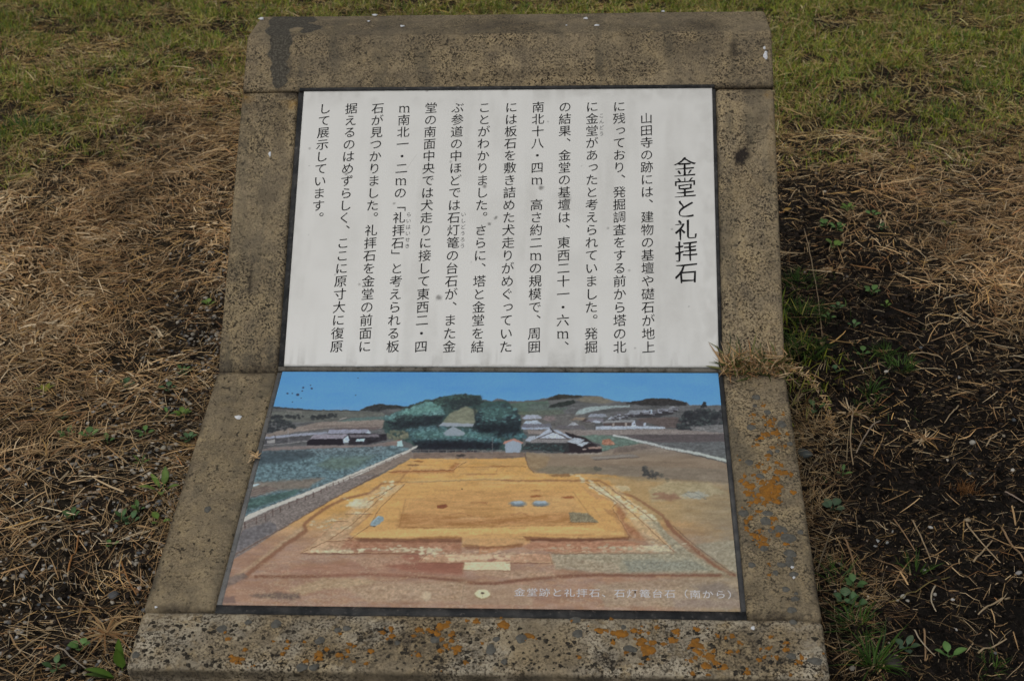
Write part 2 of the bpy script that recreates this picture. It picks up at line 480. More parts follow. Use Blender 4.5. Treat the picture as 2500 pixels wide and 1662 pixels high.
# sealant strips round the plates (parts, a few millimetres below the stone face)
PX0, PX1 = -.3052, .3085
slab('sealant_strip', 'u', -WI + .0003, PX0 + .0002, .0070, .4415, -.0032, -.0118, M['sealant'], sign)
slab('sealant_strip', 'u', PX1 - .0002, WI - .0003, .0070, .4415, -.0032, -.0118, M['sealant'], sign)
slab('mortar_joint', 'u', -WI + .0004, WI - .0004, .0004, .0066, -.0026, -.0115, M['mortar'], sign, nx=200)
slab('mortar_edge', 'l', -WI + .0003, -.3063, .0006, .4262, -.0030, -.0118, M['slate'], sign)
slab('sealant_strip', 'l', .3068, WI - .0003, .0006, .4262, -.0030, -.0118, M['sealant2'], sign)
slab('sealant_strip', 'l', -WI + .0003, WI - .0003, .4264, .4388, -.0034, -.0118, M['sealant'], sign)

slab('sealant_strip', 'u', -WI + .002, WI - .002, .4424, .4470, .0011, -.0035, M['sealant'], sign)

# --- text plate
SPOTS = [(845, 425, 5), (756, 363, 4), (1100, 395, 4), (1210, 532, 6), (1195, 547, 5), (1385, 485, 12), (1321, 459, 8), (1072, 727, 9), (962, 497, 5),
         (1183, 455, 6), (1170, 562, 7), (1236, 475, 5), (1484, 557, 4), (1536, 660, 4), (755, 405, 2), (1055, 1230, 3), (1043, 222, 4), (753, 573, 2),
         (877, 694, 4), (1300, 570, 3), (818, 670, 3), (1338, 297, 3), (1682, 748, 3), (1640, 560, 3), (1550, 850, 3), (1150, 640, 2), (1420, 405, 2)]
def white_attr(x, s, V):
    qx, qy = project(V)
    d = np.zeros(len(x))
    e = np.minimum(s - .0065, .02) / .02
    d = np.maximum(d, .75 * (1 - ss(.0, .0035 + .004 * fbm(x * 60, s * 8, None, 5, 3), s - .0065)))
    streak = fbm(x * 90, s * 9, None, 9, 3)
    d = np.maximum(d, .42 * (1 - ss(0, .042, s - .0065)) * ss(.45, .7, streak))
    d = np.maximum(d, .26 * ss(.405, .441, s) * ss(.4, .7, fbm(x * 40, s * 20, None, 19, 3)))
    d = np.maximum(d, .20 * ss(.26, .305, x) * ss(.4, .65, fbm(x * 50, s * 30, None, 29, 3)))
    d = np.maximum(d, .75 * ss(.3045, .3085, x + .004 * (fbm(x * 40, s * 70, None, 39, 3) - .5)) * ss(.10, .0, s - .0065))
    d = np.maximum(d,   .17 * ss(.50, .74, fbm(x * 26, s * 4, None, 49, 4)))
    d = np.maximum(d, .11 * ss(.52, .72, fbm(x * 9, s * 9, None, 59, 4)))
    sp = np.zeros(len(x))
    for k, (px, py, r) in enumerate(SPOTS):
        near = (abs(qx - px) < 40) & (abs(qy - py) < 40)
        if near.any():
            dd = np.hypot(qx[near] - px, (qy[near] - py) * 1.15) / r + (fbm(qx[near] / 4., qy[near] / 4., None, k, 2) - .5) * .9
            sp[near] = np.maximum(sp[near], (1 - ss(.3, 1.15, dd)) * (.75 if r > 4 else .5) * (.45 if r == 12 else 1))
    ln = ss(.6, .5, abs((qx - 1005) + (qy - 395) * .68) / 2.2) * (qy > 378) * (qy < 432) * .18
    return dict(dirt=np.clip(np.maximum(d, ln), 0, 1), spot=sp)
text_panel = slab('text_panel', 'u', PX0, PX1, .0068, .4422 - .0000, -.0012, -.0115, M['white'], sign, nx=440, ny=310, attrfn=white_attr)
# the dark line above the plate

# --- lettering
fc = bpy.data.curves.new('glyph', 'FONT'); fc.size = 1; fc.resolution_u = 3
fo = bpy.data.objects.new('glyph', fc); COL.objects.link(fo)
GL = {}
def glyph(ch):
    if ch in GL: return GL[ch]
    fc.body = ch
    r = []
    for off in (0.0, -.01):
        fc.offset = off
        bpy.context.view_layer.update()
        me = bpy.data.meshes.new_from_object(fo.evaluated_get(bpy.context.evaluated_depsgraph_get()))
        v = np.zeros(len(me.vertices) * 3); me.vertices.foreach_get('co', v)
        if off == 0.0:
            tri = [tuple(p.vertices) for p in me.polygons]
        r.append(v.reshape(-1, 3)[:, :2].copy())
        bpy.data.meshes.remove(me)
    d = (r[1] - r[0]) if len(r[0]) == len(r[1]) else np.zeros_like(r[0])
    GL[ch] = (r[0], np.clip(d, -.0115, .0115), np.array([t for t in tri if len(t) == 3], int))
    return GL[ch]

def letters(name, items, plane, off, mat, parent, thin=(-.25, .55), slant=.088, brush=.5):
    """items: (char, x, s, size, kind); one mesh, a film 0.3 mm over the plate"""
    Vs, Fs, nb = [], [], 0
    for ch, cx, cs, size, kind in items:
        v, d, t = glyph(ch)
        nl = np.linalg.norm(d, axis=1, keepdims=True) + 1e-9
        press = -(d[:, :1] + d[:, 1:]) / nl / 1.414                      # strokes swell to the upper right, taper to the lower left
        v = v + d * np.array(thin) - d * brush * press
        q = v - np.array([.5, .38])
        if kind == 'rot': q = np.column_stack([q[:, 1], -q[:, 0]])
        if kind == 'punct': q = q + np.array([.60, .55])
        if kind == 'small': q = q + np.array([.10, .10])
        if ch == 'ｍ':
            # a book face m: thin arches and foot serifs
            bars = []
            for bx in (-.33, .02, .36):
                bars.append((bx - .10, -.385, bx + .12, -.35))
            bars.append((-.46, .135, -.34, .17))
            for (a, b, c, e) in bars:
                t = np.vstack([t, np.array([[0, 1, 2], [0, 2, 3]]) + len(q)])
                q = np.vstack([q, [(a, b), (c, b), (c, e), (a, e)]])
            q = q * np.array([.9, 1.0])
        elif kind != 'rot':
            q = np.column_stack([q[:, 0], q[:, 1] + slant * q[:, 0]])       # brush-written strokes rise to the right
        x = cx + q[:, 0] * size; s = cs + q[:, 1] * size
        Vs.append(np.column_stack([x, s])); Fs.append(t + nb); nb += len(q)
    Q = np.vstack(Vs); F = np.vstack(Fs)
    a = AU if plane == 'u' else AL
    V3 = np.column_stack([Q[:, 0], Q[:, 1] * math.cos(a) - off * math.sin(a), H0 + Q[:, 1] * math.sin(a) + off * math.cos(a)])
    return mk(name, V3, F, mat, parent)

BODY = ['　山田寺の跡には、建物の基壇や礎石が地上', 'に残っており、発掘調査をする前から塔の北', 'に金堂があったと考えられていました。発掘',
        'の結果、金堂の基壇は、東西二十一・六ｍ、', '南北十八・四ｍ　高さ約二ｍの規模で、周囲', 'には板石を敷き詰めた犬走りがめぐっていた',
        'ことがわかりました。さらに、塔と金堂を結', 'ぶ参道の中ほどでは石灯篭の台石が、また金', '堂の南面中央では犬走りに接して東西二・四',
        'ｍ南北一・二ｍの「礼拝石」と考えられる板', '石が見つかりました。礼拝石を金堂の前面に', '据えるのはめずらしく、ここに原寸大に復原', 'して展示しています。']
def kind_of(ch):
    return 'punct' if ch in '、。' else 'rot' if ch in '「」' else 'small' if ch in 'っゃゅょ' else ''
for c, col in enumerate(BODY):
    items = [(ch, .2106 - .04018 * c, .4127 - .01979 * r_, .0192, kind_of(ch)) for r_, ch in enumerate(col) if ch != '　']
    letters('text_column', items, 'u', -.0009, M['ink'], text_panel, thin=(-.6, .1))
letters('title_lettering', [(ch, .2655, .3135 - .0331 * k, .0345, '') for k, ch in enumerate('金堂と礼拝石')], 'u', -.0009, M['ink'], text_panel, thin=(-.3, 1.0), brush=1.8)
def rb(col, words):
    ruby = []
    for row, txt in words:
        for k, ch in enumerate(txt):
            ruby.append((ch, .2106 - .04018 * col + .0141, .4127 - .01979 * (row + k / 2) + .0050, .0078, ''))
    letters('reading_aid', ruby, 'u', -.0009, M['ink_faded'], text_panel, thin=(.0, .0), brush=0)
rb(2, [(1, 'こん'), (2, 'どう')]); rb(7, [(9, 'いし'), (10, 'どう'), (11, 'ろう')]); rb(9, [(9, 'らい'), (10, 'はい'), (11, 'せき')])

# --- printed photograph (painted as a raster, then carried by the plate's vertices)
#PAINT
x0_, y0_, PW, PH = 500, 890, 1340, 620
def paint():
    yy, xx = np.mgrid[0:PH, 0:PW].astype(float); xx += x0_; yy += y0_
    img = np.zeros((PH, PW, 3))
    r = np.random.default_rng(3)
    A = {5: (640, 890, 3.932), 6: (1200, 890, 3.932), 7: (540, 1160, 3.574), 8: (1170, 1160, 3.574), 9: (500, 890, 1.006)}
    def Z(k, *pts):
        ox, oy, s = A[k]; return [(ox + a / s, oy + b / s) for a, b in pts]
    nz = {}
    def noise(sx, sy, seed, o=4):
        k = (sx, sy, seed, o)
        if k not in nz: nz[k] = fbm(xx / sx, yy / sy, None, seed, o)
        return nz[k]
    def mask(pts, feather=1.0, wob=0.0, seed=0):
        pts = np.array(pts, float)
        mar = 4 + wob + feather
        ax, ay = max(int(pts[:, 0].min() - mar) - x0_, 0), max(int(pts[:, 1].min() - mar) - y0_, 0)
        bx, by = min(int(pts[:, 0].max() + mar) - x0_ + 1, PW), min(int(pts[:, 1].max() + mar) - y0_ + 1, PH)
        if bx <= ax or by <= ay: return None
        X, Y = xx[ay:by, ax:bx], yy[ay:by, ax:bx]
        if wob:
            X = X + (fbm(X / 9, Y / 9, None, seed, 3) - .5) * 2 * wob; Y = Y + (fbm(X / 9, Y / 9, None, seed + 7, 3) - .5) * 2 * wob
        ins = np.zeros(X.shape, bool); dmin = np.full(X.shape, 1e9)
        for i in range(len(pts)):
            (a, b), (c, d) = pts[i - 1], pts[i]
            cross = ((b > Y) != (d > Y)) & (X < (c - a) * (Y - b) / ((d - b) if d != b else 1e-9) + a)
            ins ^= cross
            l2 = (c - a) ** 2 + (d - b) ** 2 + 1e-9
            t = np.clip(((X - a) * (c - a) + (Y - b) * (d - b)) / l2, 0, 1)
            dmin = np.minimum(dmin, np.hypot(X - a - t * (c - a), Y - b - t * (d - b)))
        sd_ = np.where(ins, dmin, -dmin)
        return (slice(ay, by), slice(ax, bx)), ss(-feather, feather, sd_)
    def fill(pts, col, feather=1.0, wob=0.0, seed=0, op=1.0, nvar=0.0, nsx=8, nsy=4):
        m = mask(pts, feather, wob, seed)
        if m is None: return
        sl, a = m; a = (a * op)[..., None]
        c = np.array(col, float)[None, None]
        if nvar:
            nn = fbm(xx[sl] / nsx, yy[sl] / nsy, None, seed + 3, 4)
            c = c * (1 + nvar * (nn - .5) * 2)[..., None]
        img[sl] = img[sl] * (1 - a) + c * a
    def line(pts, wd, col, op=1.0, feather=.8, wob=0, seed=0, w2=None):
        pts = np.array(pts, float)
        mar = max(wd, w2 or 0) + feather + 3 + wob
        ax, ay = max(int(pts[:, 0].min() - mar) - x0_, 0), max(int(pts[:, 1].min() - mar) - y0_, 0)
        bx, by = min(int(pts[:, 0].max() + mar) - x0_ + 1, PW), min(int(pts[:, 1].max() + mar) - y0_ + 1, PH)
        if bx <= ax or by <= ay: return
        X, Y = xx[ay:by, ax:bx], yy[ay:by, ax:bx]
        if wob: Y = Y + (fbm(X / 10, Y / 6, None, seed, 3) - .5) * 2 * wob
        best = np.full(X.shape, 1e9)
        for i in range(len(pts) - 1):
            (a, b), (c, d) = pts[i], pts[i + 1]
            l2 = (c - a) ** 2 + (d - b) ** 2 + 1e-9
            t = np.clip(((X - a) * (c - a) + (Y - b) * (d - b)) / l2, 0, 1)
            f = (i + t) / (len(pts) - 1)
            hw = (wd + ((w2 if w2 is not None else wd) - wd) * f) / 2
            best = np.minimum(best, np.hypot(X - a - t * (c - a), Y - b - t * (d - b)) - hw)
        a = (1 - ss(-feather, feather, best))[..., None] * op
        sl = (slice(ay, by), slice(ax, bx))
        img[sl] = img[sl] * (1 - a) + np.array(col, float) * a
    def ell(cx, cy, rx, ry, col, op=1.0, wob=.3, seed=0, soft=.3):
        ax, ay = max(int(cx - rx * 1.5) - x0_, 0), max(int(cy - ry * 1.5) - y0_, 0)
        bx, by = min(int(cx + rx * 1.5) - x0_ + 2, PW), min(int(cy + ry * 1.5) - y0_ + 2, PH)
        if bx <= ax or by <= ay: return
        X, Y = xx[ay:by, ax:bx], yy[ay:by, ax:bx]
        d = np.hypot((X - cx) / rx, (Y - cy) / ry) + (fbm(X / 5, Y / 4, None, seed, 3) - .5) * 2 * wob
        a = (1 - ss(1 - soft, 1 + soft, d))[..., None] * op
        sl = (slice(ay, by), slice(ax, bx))
        img[sl] = img[sl] * (1 - a) + np.array(col, float) * a
    def clump(pts, n, rad, hi, lo, seed=0, flat=.75):
        """foliage inside an outline: many small crowns, each lit on top and dark below"""
        n = int(n * 2.2); rad = rad * .68
        pts = np.array(pts, float); rr = np.random.default_rng(seed + 100)
        lo_, hi_ = pts.min(0), pts.max(0); got = []
        while len(got) < n:
            p = lo_ + rr.random(2) * (hi_ - lo_); ins = False
            for i in range(len(pts)):
                (a, b), (c, d) = pts[i - 1], pts[i]
                if (b > p[1]) != (d > p[1]) and p[0] < (c - a) * (p[1] - b) / (d - b + 1e-9) + a: ins = not ins
            if ins: got.append(p)
        got.sort(key=lambda p: p[1])
        hi, lo = np.array(hi, float), np.array(lo, float)
        for p in got:
            q = rad * (.6 + .8 * rr.random()); k = rr.random() ** 1.3
            ell(p[0], p[1] + q * .35, q * 1.15, q * flat * 1.1, lo * (.85 + .4 * rr.random()), .75, .6, int(rr.integers(999)))
            ell(p[0] - q * .1, p[1] - q * .2, q * .8, q * flat * .62, lo + (hi - lo) * (.15 + 1.05 * k), .85, .7, int(rr.integers(999)))
    # sky
    t = ((yy - 905) / 100).clip(0, 1)[..., None]; g = ((xx - 640) / 1100).clip(0, 1)[..., None]
    img[:] = np.array([76, 132, 186.]) * (1 - t) + np.array([86, 140, 188.]) * t
    img += (np.array([4, 3, 0.]) * g) + ((noise(120, 25, 5) - .5) * 14)[..., None]
    # land behind
    ridge = Z(5, (-60, 395), (110, 402), (250, 412), (450, 430), (700, 436), (930, 440), (1000, 400), (1110, 380), (1250, 385), (1400, 402), (1500, 362), (1600, 340), (1700, 310), (1900, 276), (2000, 290), (2080, 290), (2110, 330), (2200, 347)) \
        + Z(6, (60, 322), (160, 345), (300, 347), (450, 330), (560, 310), (640, 286), (860, 295), (1020, 300), (1150, 340), (1280, 355), (1430, 345), (1500, 325), (1650, 320), (1800, 340), (1870, 362), (1900, 384), (2015, 386), (2040, 348), (2062, 388), (2500, 388))
    fill(ridge + [(1840, 1510), (500, 1510)], (84, 86, 86), .8, .8, 4, nvar=.28, nsx=40, nsy=5)
    # ridge woods
    line(Z(5, (-60, 402), (110, 408), (250, 418), (450, 435), (700, 440), (930, 443)), 3.0, (44, 50, 54), .9, wob=1.0)
    fill(Z(5, (940, 442), (1000, 398), (1110, 376), (1250, 384), (1400, 402), (1380, 414), (1200, 425), (1100, 445)), (46, 50, 50), .8, 1.5, 5, nvar=.4, nsx=5, nsy=3)
    fill(Z(6, (520, 335), (600, 295), (640, 284), (870, 294), (865, 308), (620, 332)), (50, 50, 46), .8, 1.5, 6, nvar=.4, nsx=5, nsy=3)
    fill(Z(6, (1280, 362), (1430, 345), (1500, 324), (1650, 318), (1870, 358), (1865, 390), (1600, 392), (1300, 378)), (48, 47, 47), .8, 1.8, 7, nvar=.4, nsx=5, nsy=3)
    fill(Z(6, (540, 412), (560, 380), (700, 352), (785, 335), (805, 368), (700, 402)), (40, 46, 44), .8, 1.5, 8, nvar=.35, nsx=4, nsy=3)
    fill(Z(6, (800, 335), (900, 305), (1040, 302), (1180, 345), (1100, 372), (900, 360)), (108, 104, 92), 2, 1.5, 9, .8, .2)
    fill(Z(6, (-40, 395), (300, 362), (540, 345), (560, 375), (540, 410), (760, 408), (700, 430), (300, 450)), (74, 96, 84), 2, 1.5, 10, .8, .22)
    fill(Z(6, (230, 450), (680, 428), (700, 470), (540, 490), (280, 480)), (82, 96, 76), 2, 1.5, 11, .8, .2)
    fill(Z(6, (800, 470), (830, 430), (940, 405), (1150, 390), (1325, 386), (1330, 402), (1150, 415), (1000, 440), (900, 465), (830, 482)), (128, 150, 148), 1, 1, 12, .95, .12)
    line(Z(6, (560, 500), (700, 492), (830, 478)), 2.2, (142, 148, 140))
    # left fields
    fill(Z(5, (-60, 440), (700, 440), (930, 445), (1150, 455), (1180, 490), (850, 505), (700, 540), (-60, 560)), (92, 96, 84), 2, 1, 13, .8, .25, 30, 4)
    fill(Z(5, (720, 545), (850, 508), (1190, 490), (1190, 522), (900, 545)), (74, 104, 98), 1.5, 1, 14)
    fill(Z(5, (-60, 690), (250, 610), (560, 548), (1175, 526), (1235, 585), (1100, 612), (700, 600), (350, 640), (100, 690)), (128, 112, 98), 1.5, 1, 15, 1, .12, 50, 3)
    line(Z(5, (400, 610), (700, 585), (1210, 575)), 1.6, (100, 86, 80), .8)
    fill(Z(5, (300, 650), (700, 606), (1150, 590), (1100, 625), (620, 620)), (98, 80, 76), 1.5, 1, 16, .8)
    line(Z(5, (230, 440), (375, 450), (380, 470)), 1.6, (130, 124, 112), .8)
    clump(Z(5, (-40, 520), (80, 480), (390, 478), (395, 510), (180, 520), (330, 570), (330, 605), (40, 640), (-60, 660)), 42, 6, (58, 66, 66), (34, 38, 42), 1, .6)
    clump(Z(5, (460, 490), (600, 475), (710, 465), (730, 500), (560, 515), (460, 512)), 16, 5, (50, 58, 58), (36, 40, 44), 2, .6)
    line(Z(5, (745, 520), (805, 503)), 1.8, (160, 150, 138), .9)
    # bamboo wood, clearing, big trees
    fill(Z(5, (1150, 600), (1180, 500), (1400, 405), (1700, 310), (1900, 278), (2090, 295), (2110, 345), (2359, 350), (2500, 520), (2500, 830), (1480, 800), (1400, 740), (1200, 690)), (52, 72, 70), 2, 2, 20, 1, .35, 6, 4)
    clump(Z(5, (1400, 405), (1500, 362), (1700, 312), (1900, 280), (2090, 295), (2110, 345), (1980, 395), (1900, 420), (1700, 400)), 60, 6, (66, 88, 80), (38, 44, 46), 3)
    clump(Z(5, (1180, 490), (1420, 420), (1600, 350), (1740, 420), (1750, 480), (1600, 490), (1400, 470), (1190, 530)), 70, 6, (110, 152, 150), (62, 92, 94), 4)
    clump(Z(5, (1180, 540), (1300, 480), (1720, 490), (1740, 545), (1690, 585), (1500, 560), (1380, 610), (1250, 600)), 60, 6, (72, 104, 98), (36, 40, 46), 5)
    fill(Z(5, (1720, 560), (1800, 470), (1960, 405), (2060, 430), (2080, 480), (2060, 555)), (106, 114, 94), 2, 1.5, 21, .95, .2)
    fill(Z(5, (1700, 590), (1730, 552), (2050, 555), (2040, 590)), (120, 130, 140), 1, .6, 22, .9)
    clump(Z(5, (1380, 620), (1480, 585), (1700, 580), (1800, 610), (2240, 640), (2250, 720), (1960, 740), (1500, 760), (1420, 700)), 120, 6, (94, 132, 136), (48, 70, 76), 6)
    fill(Z(5, (1740, 640), (1830, 590), (1945, 650), (1930, 670), (1760, 660)), (112, 126, 136), 1, .8, 23, .85)
    line(Z(5, (1835, 592), (1945, 655)), 1.6, (150, 158, 166), .8)
    clump(Z(5, (1480, 790), (1560, 735), (1960, 740), (2220, 730), (2260, 810), (1980, 825), (1500, 815)), 60, 6, (62, 96, 92), (32, 32, 40), 7, .6)
    fill(Z(5, (1480, 800), (1600, 760), (1980, 745), (1980, 832), (1420, 832)), (38, 40, 46), 2, 2, 24, .6, .4, 6, 4)
    big = Z(6, (-180, 560), (-140, 450), (-20, 378), (100, 372), (220, 420), (300, 530), (270, 620), (200, 690), (60, 660), (-130, 640))
    fill(big, (44, 60, 62), 2, 2, 25)
    clump(big, 80, 7, (80, 118, 120), (36, 44, 50), 8)
    clump(Z(6, (-150, 520), (0, 540), (120, 560), (230, 600), (200, 690), (60, 660), (-130, 620)), 30, 7, (50, 76, 76), (30, 34, 40), 9)
    clump(Z(6, (-200, 640), (60, 650), (330, 640), (340, 690), (200, 705), (0, 760), (-200, 720)), 36, 6, (84, 132, 136), (52, 76, 82), 10)
    def mass(pts, c, op, f=7, sd_=0): fill(Z(9, *pts), c, f, 3, sd_, op, .5, 6, 4)
    mass(((668, 150), (780, 140), (775, 168), (720, 176), (672, 170)), (26, 32, 38), .75, 7, 501)
    mass(((676, 108), (720, 96), (760, 112), (730, 130), (684, 134)), (74, 116, 108), .45, 8, 502)
    mass(((448, 142), (520, 130), (590, 122), (580, 146), (480, 158)), (30, 36, 42), .70, 6, 503)
    mass(((470, 118), (540, 98), (585, 92), (575, 112), (500, 126)), (92, 140, 128), .45, 7, 504)
    mass(((590, 92), (680, 78), (672, 98), (610, 108)), (38, 46, 50), .55, 6, 505)
    mass(((500, 166), (580, 158), (660, 168), (720, 166), (700, 178), (520, 180)), (80, 122, 114), .40, 6, 506)
    mass(((510, 186), (620, 184), (730, 190), (724, 206), (520, 206)), (24, 26, 34), .75, 5, 507)
    mass(((648, 112), (664, 106), (670, 160), (656, 162)), (30, 38, 42), .7, 4, 508)
    fill(Z(9, (586, 146), (606, 116), (640, 102), (660, 112), (664, 140), (655, 148)), (112, 116, 98), 2.5, 2, 509, .95, .2, 9, 4)
    fill(Z(9, (572, 150), (584, 142), (660, 144), (656, 152)), (132, 142, 152), 1, .6, 510, .95)
    fill(Z(9, (584, 168), (608, 152), (640, 168), (632, 174), (590, 173)), (128, 140, 150), 1.2, .8, 511, .9)
    clump(Z(5, (1180, 690), (1240, 630), (1400, 640), (1420, 700), (1300, 715)), 24, 5, (118, 118, 98), (80, 86, 72), 11)
    # farm houses on the left
    fill(Z(5, (-60, 700), (500, 645), (620, 640), (625, 662), (300, 685), (-60, 718)), (128, 136, 156), .8, .4, 30, 1, .1)
    fill(Z(5, (-60, 720), (300, 690), (460, 680), (440, 735), (-60, 790)), (72, 72, 76), 1, 1, 31, 1, .25)
    fill(Z(5, (45, 725), (125, 712), (125, 750), (45, 755)), (138, 136, 132), .7)
    line(Z(5, (-20, 775), (200, 755), (440, 728)), 1.6, (140, 138, 134), .9)
    fill(Z(5, (640, 620), (1010, 617), (1052, 648), (990, 652), (625, 660)), (128, 132, 154), .7, .3, 32, 1, .12)
    fill(Z(5, (985, 668), (1020, 625), (1042, 655), (1035, 672)), (158, 180, 200), .7)
    fill(Z(5, (820, 660), (985, 655), (1190, 665), (1195, 720), (1000, 765), (830, 770)), (44, 40, 48), 1, 1, 33, 1, .5, 5, 3)
    fill(Z(5, (830, 672), (1110, 665), (1120, 690), (850, 697)), (112, 104, 112), .8, .3, 34, .9, .2)
    fill(Z(5, (430, 735), (460, 708), (790, 706), (785, 770), (430, 770)), (34, 29, 38), .8)
    fill(Z(5, (500, 668), (820, 664), (785, 708), (452, 712)), (130, 124, 138), .7, .3, 35, 1, .12)
    fill(Z(5, (772, 712), (818, 672), (835, 720), (825, 745), (780, 748)), (150, 176, 200), .7)
    line(Z(5, (775, 710), (820, 666), (838, 692)), 1.5, (52, 44, 50))
    fill(Z(5, (895, 732), (910, 710), (990, 708), (975, 735)), (140, 180, 200), .7)
    line(Z(5, (242, 590), (258, 750)), 1.3, (130, 130, 130), .7)
    line(Z(5, (120, 670), (125, 755)), 1.4, (50, 48, 50), .9)
    fill(Z(5, (100, 790), (430, 772), (1000, 770), (1290, 725), (1300, 775), (600, 800), (-60, 830)), (118, 104, 98), 1.5, 1, 36, 1, .12, 20, 3)
    # houses on the right
    fill(Z(6, (280, 490), (760, 470), (950, 480), (1000, 600), (880, 620), (280, 620)), (92, 88, 82), 2, 2, 40, .7, .3)
    for (pts, c) in [(((290, 510), (330, 480), (440, 476), (480, 500), (470, 515), (320, 520)), (138, 148, 166)), (((300, 565), (330, 535), (440, 532), (480, 560), (470, 568)), (150, 170, 190)),
                     (((280, 600), (300, 566), (560, 562), (580, 600)), (98, 100, 112)), (((285, 600), (570, 598), (570, 618), (285, 618)), (140, 156, 180)),
                     (((480, 520), (520, 490), (600, 495), (620, 530), (560, 545)), (116, 100, 98)), (((600, 610), (640, 580), (880, 578), (910, 615)), (92, 88, 92)),
                     (((730, 580), (770, 552), (800, 552), (840, 580)), (142, 148, 156)), (((745, 530), (800, 502), (900, 505), (880, 530)), (130, 108, 84)),
                     (((860, 545), (900, 510), (960, 545), (940, 552)), (70, 56, 54)), (((920, 498), (960, 468), (1090, 470), (1110, 500)), (122, 132, 148)),
                     (((900, 540), (940, 510), (1070, 512), (1080, 550)), (108, 104, 114)), (((950, 548), (990, 528), (1060, 540), (1040, 560)), (150, 164, 180)),
                     (((1060, 560), (1100, 530), (1380, 528), (1350, 555)), (128, 132, 134)), (((1070, 585), (1075, 555), (1350, 552), (1340, 588)), (78, 62, 58)),
                     (((1340, 588), (1345, 560), (1370, 535), (1385, 560), (1385, 588)), (158, 174, 196)), (((1380, 560), (1390, 535), (1440, 530), (1495, 550), (1480, 585), (1385, 586)), (88, 78, 80)),
                     (((1455, 585), (1460, 560), (1480, 550), (1482, 585)), (154, 170, 190)), (((1000, 588), (1660, 586), (1665, 612), (1000, 618)), (150, 166, 184)),
                     (((1290, 470), (1330, 435), (1480, 430), (1490, 470)), (118, 126, 136)), (((1475, 440), (1530, 430), (1565, 465), (1500, 468)), (142, 172, 198)),
                     (((1590, 440), (1610, 425), (1720, 440), (1700, 455)), (120, 122, 128)), (((1110, 520), (1150, 495), (1175, 525)), (148, 158, 172)),
                     (((1200, 520), (1230, 495), (1310, 525)), (130, 136, 148)), (((1160, 475), (1200, 445), (1290, 465), (1250, 480)), (92, 90, 94)),
                     (((1300, 490), (1480, 470), (1700, 450), (1740, 470), (1600, 500), (1400, 510)), (50, 50, 54)), (((1700, 410), (1740, 390), (1770, 410), (1790, 435), (1720, 430)), (126, 130, 136))]:
        fill(Z(6, *pts), c, .7, .4, 41, .95, .12)
    r5 = np.random.default_rng(55)
    for k in range(46):                                    # the village: small tiled roofs over dark walls
        x_ = 1130 + 620 * r5.random(); y_ = 520 - (x_ - 1130) * .13 - 40 * r5.random(); w_ = 26 + 46 * r5.random(); h_ = 8 + 9 * r5.random()
        fill(Z(6, (x_, y_ + h_), (x_ + w_ * .95, y_ + h_), (x_ + w_ * .9, y_ + h_ * 1.9), (x_ + 4, y_ + h_ * 1.9)), (46, 42, 46), .6, .3, k, .85)
        g_ = r5.random(); fill(Z(6, (x_ - 3, y_ + h_), (x_ + w_ * .2, y_), (x_ + w_ * .85, y_), (x_ + w_, y_ + h_)), (96 + 52 * g_, 98 + 60 * g_, 106 + 72 * g_), .5, .3, k, .9, .12, 3, 2)
    for a in (1160, 1280): fill(Z(6, (a, 556), (a + 20, 556), (a + 20, 586), (a, 586)), (140, 128, 116), .6)
    ell(*Z(6, (1368, 568))[0], 1.6, 1.6, (40, 40, 44), 1, 0)
    line(Z(6, (995, 560), (985, 680)), 1.3, (70, 62, 60), .9); line(Z(6, (860, 620), (855, 690)), 1.3, (60, 54, 52), .9); line(Z(6, (1540, 470), (1535, 545)), 1, (90, 88, 86), .7)
    line(Z(6, (400, 560), (398, 690)), 1.2, (70, 62, 60), .8)
    fill(Z(6, (1380, 520), (1560, 500), (1780, 500), (1830, 560), (1760, 600), (1660, 600), (1500, 560)), (92, 76, 70), 1.5, 2, 42, .9, .25, 16, 2)
    for k in range(4): line(Z(6, (1520, 520 + k * 20), (1800, 545 + k * 18)), 1.2, (70, 60, 58), .7)
    clump(Z(6, (1790, 540), (1820, 470), (1950, 430), (2110, 420), (2230, 440), (2230, 570), (2100, 570), (1930, 600), (1840, 620), (1760, 610)), 66, 7, (62, 74, 72), (34, 36, 42), 12)
    clump(Z(6, (2015, 400), (2040, 350), (2065, 405)), 5, 4, (48, 54, 54), (34, 38, 42), 13)
    fill(Z(6, (1900, 590), (2240, 570), (2240, 640), (1930, 630)), (108, 108, 106), 1.5, 1.5, 43, .8, .3, 8, 3)
    line(Z(6, (1960, 600), (2030, 615), (2060, 640)), 2, (138, 134, 128), .8)
    # fields in the middle right
    fill(Z(6, (340, 625), (1000, 622), (1700, 615), (1940, 630), (2300, 655), (2300, 668), (1280, 668), (780, 690), (350, 660)), (124, 112, 104), 1.2, .6, 44, 1, .1, 40, 3)
    fill(Z(6, (1250, 672), (2300, 660), (2320, 740), (1640, 745), (1450, 720)), (84, 74, 74), 1.2, .8, 45, 1, .15, 30, 3)
    fill(Z(6, (1560, 745), (2320, 735), (2320, 900), (2240, 915), (1700, 790)), (88, 92, 92), 2, 1, 46, 1, .28, 7, 3)
    fill(Z(6, (780, 690), (980, 672), (1190, 680), (1290, 700), (1480, 740), (1420, 770), (1200, 790), (1060, 830), (1050, 760), (860, 700)), (84, 112, 96), 1.5, 1.5, 47, 1, .25, 6, 3)
    fill(Z(6, (1060, 760), (1065, 715), (1130, 710), (1165, 735), (1190, 765), (1110, 770)), (172, 98, 62), .8, .8, 48, 1, .35, 4, 3)
    # brown plateau on the right
    fill(Z(6, (330, 840), (800, 850), (1060, 835), (1200, 790), (1430, 750), (1560, 770), (2320, 960), (2340, 1400), (900, 1400), (330, 1000)), (122, 108, 92), 1.5, 1, 49, 1, .14, 60, 6)
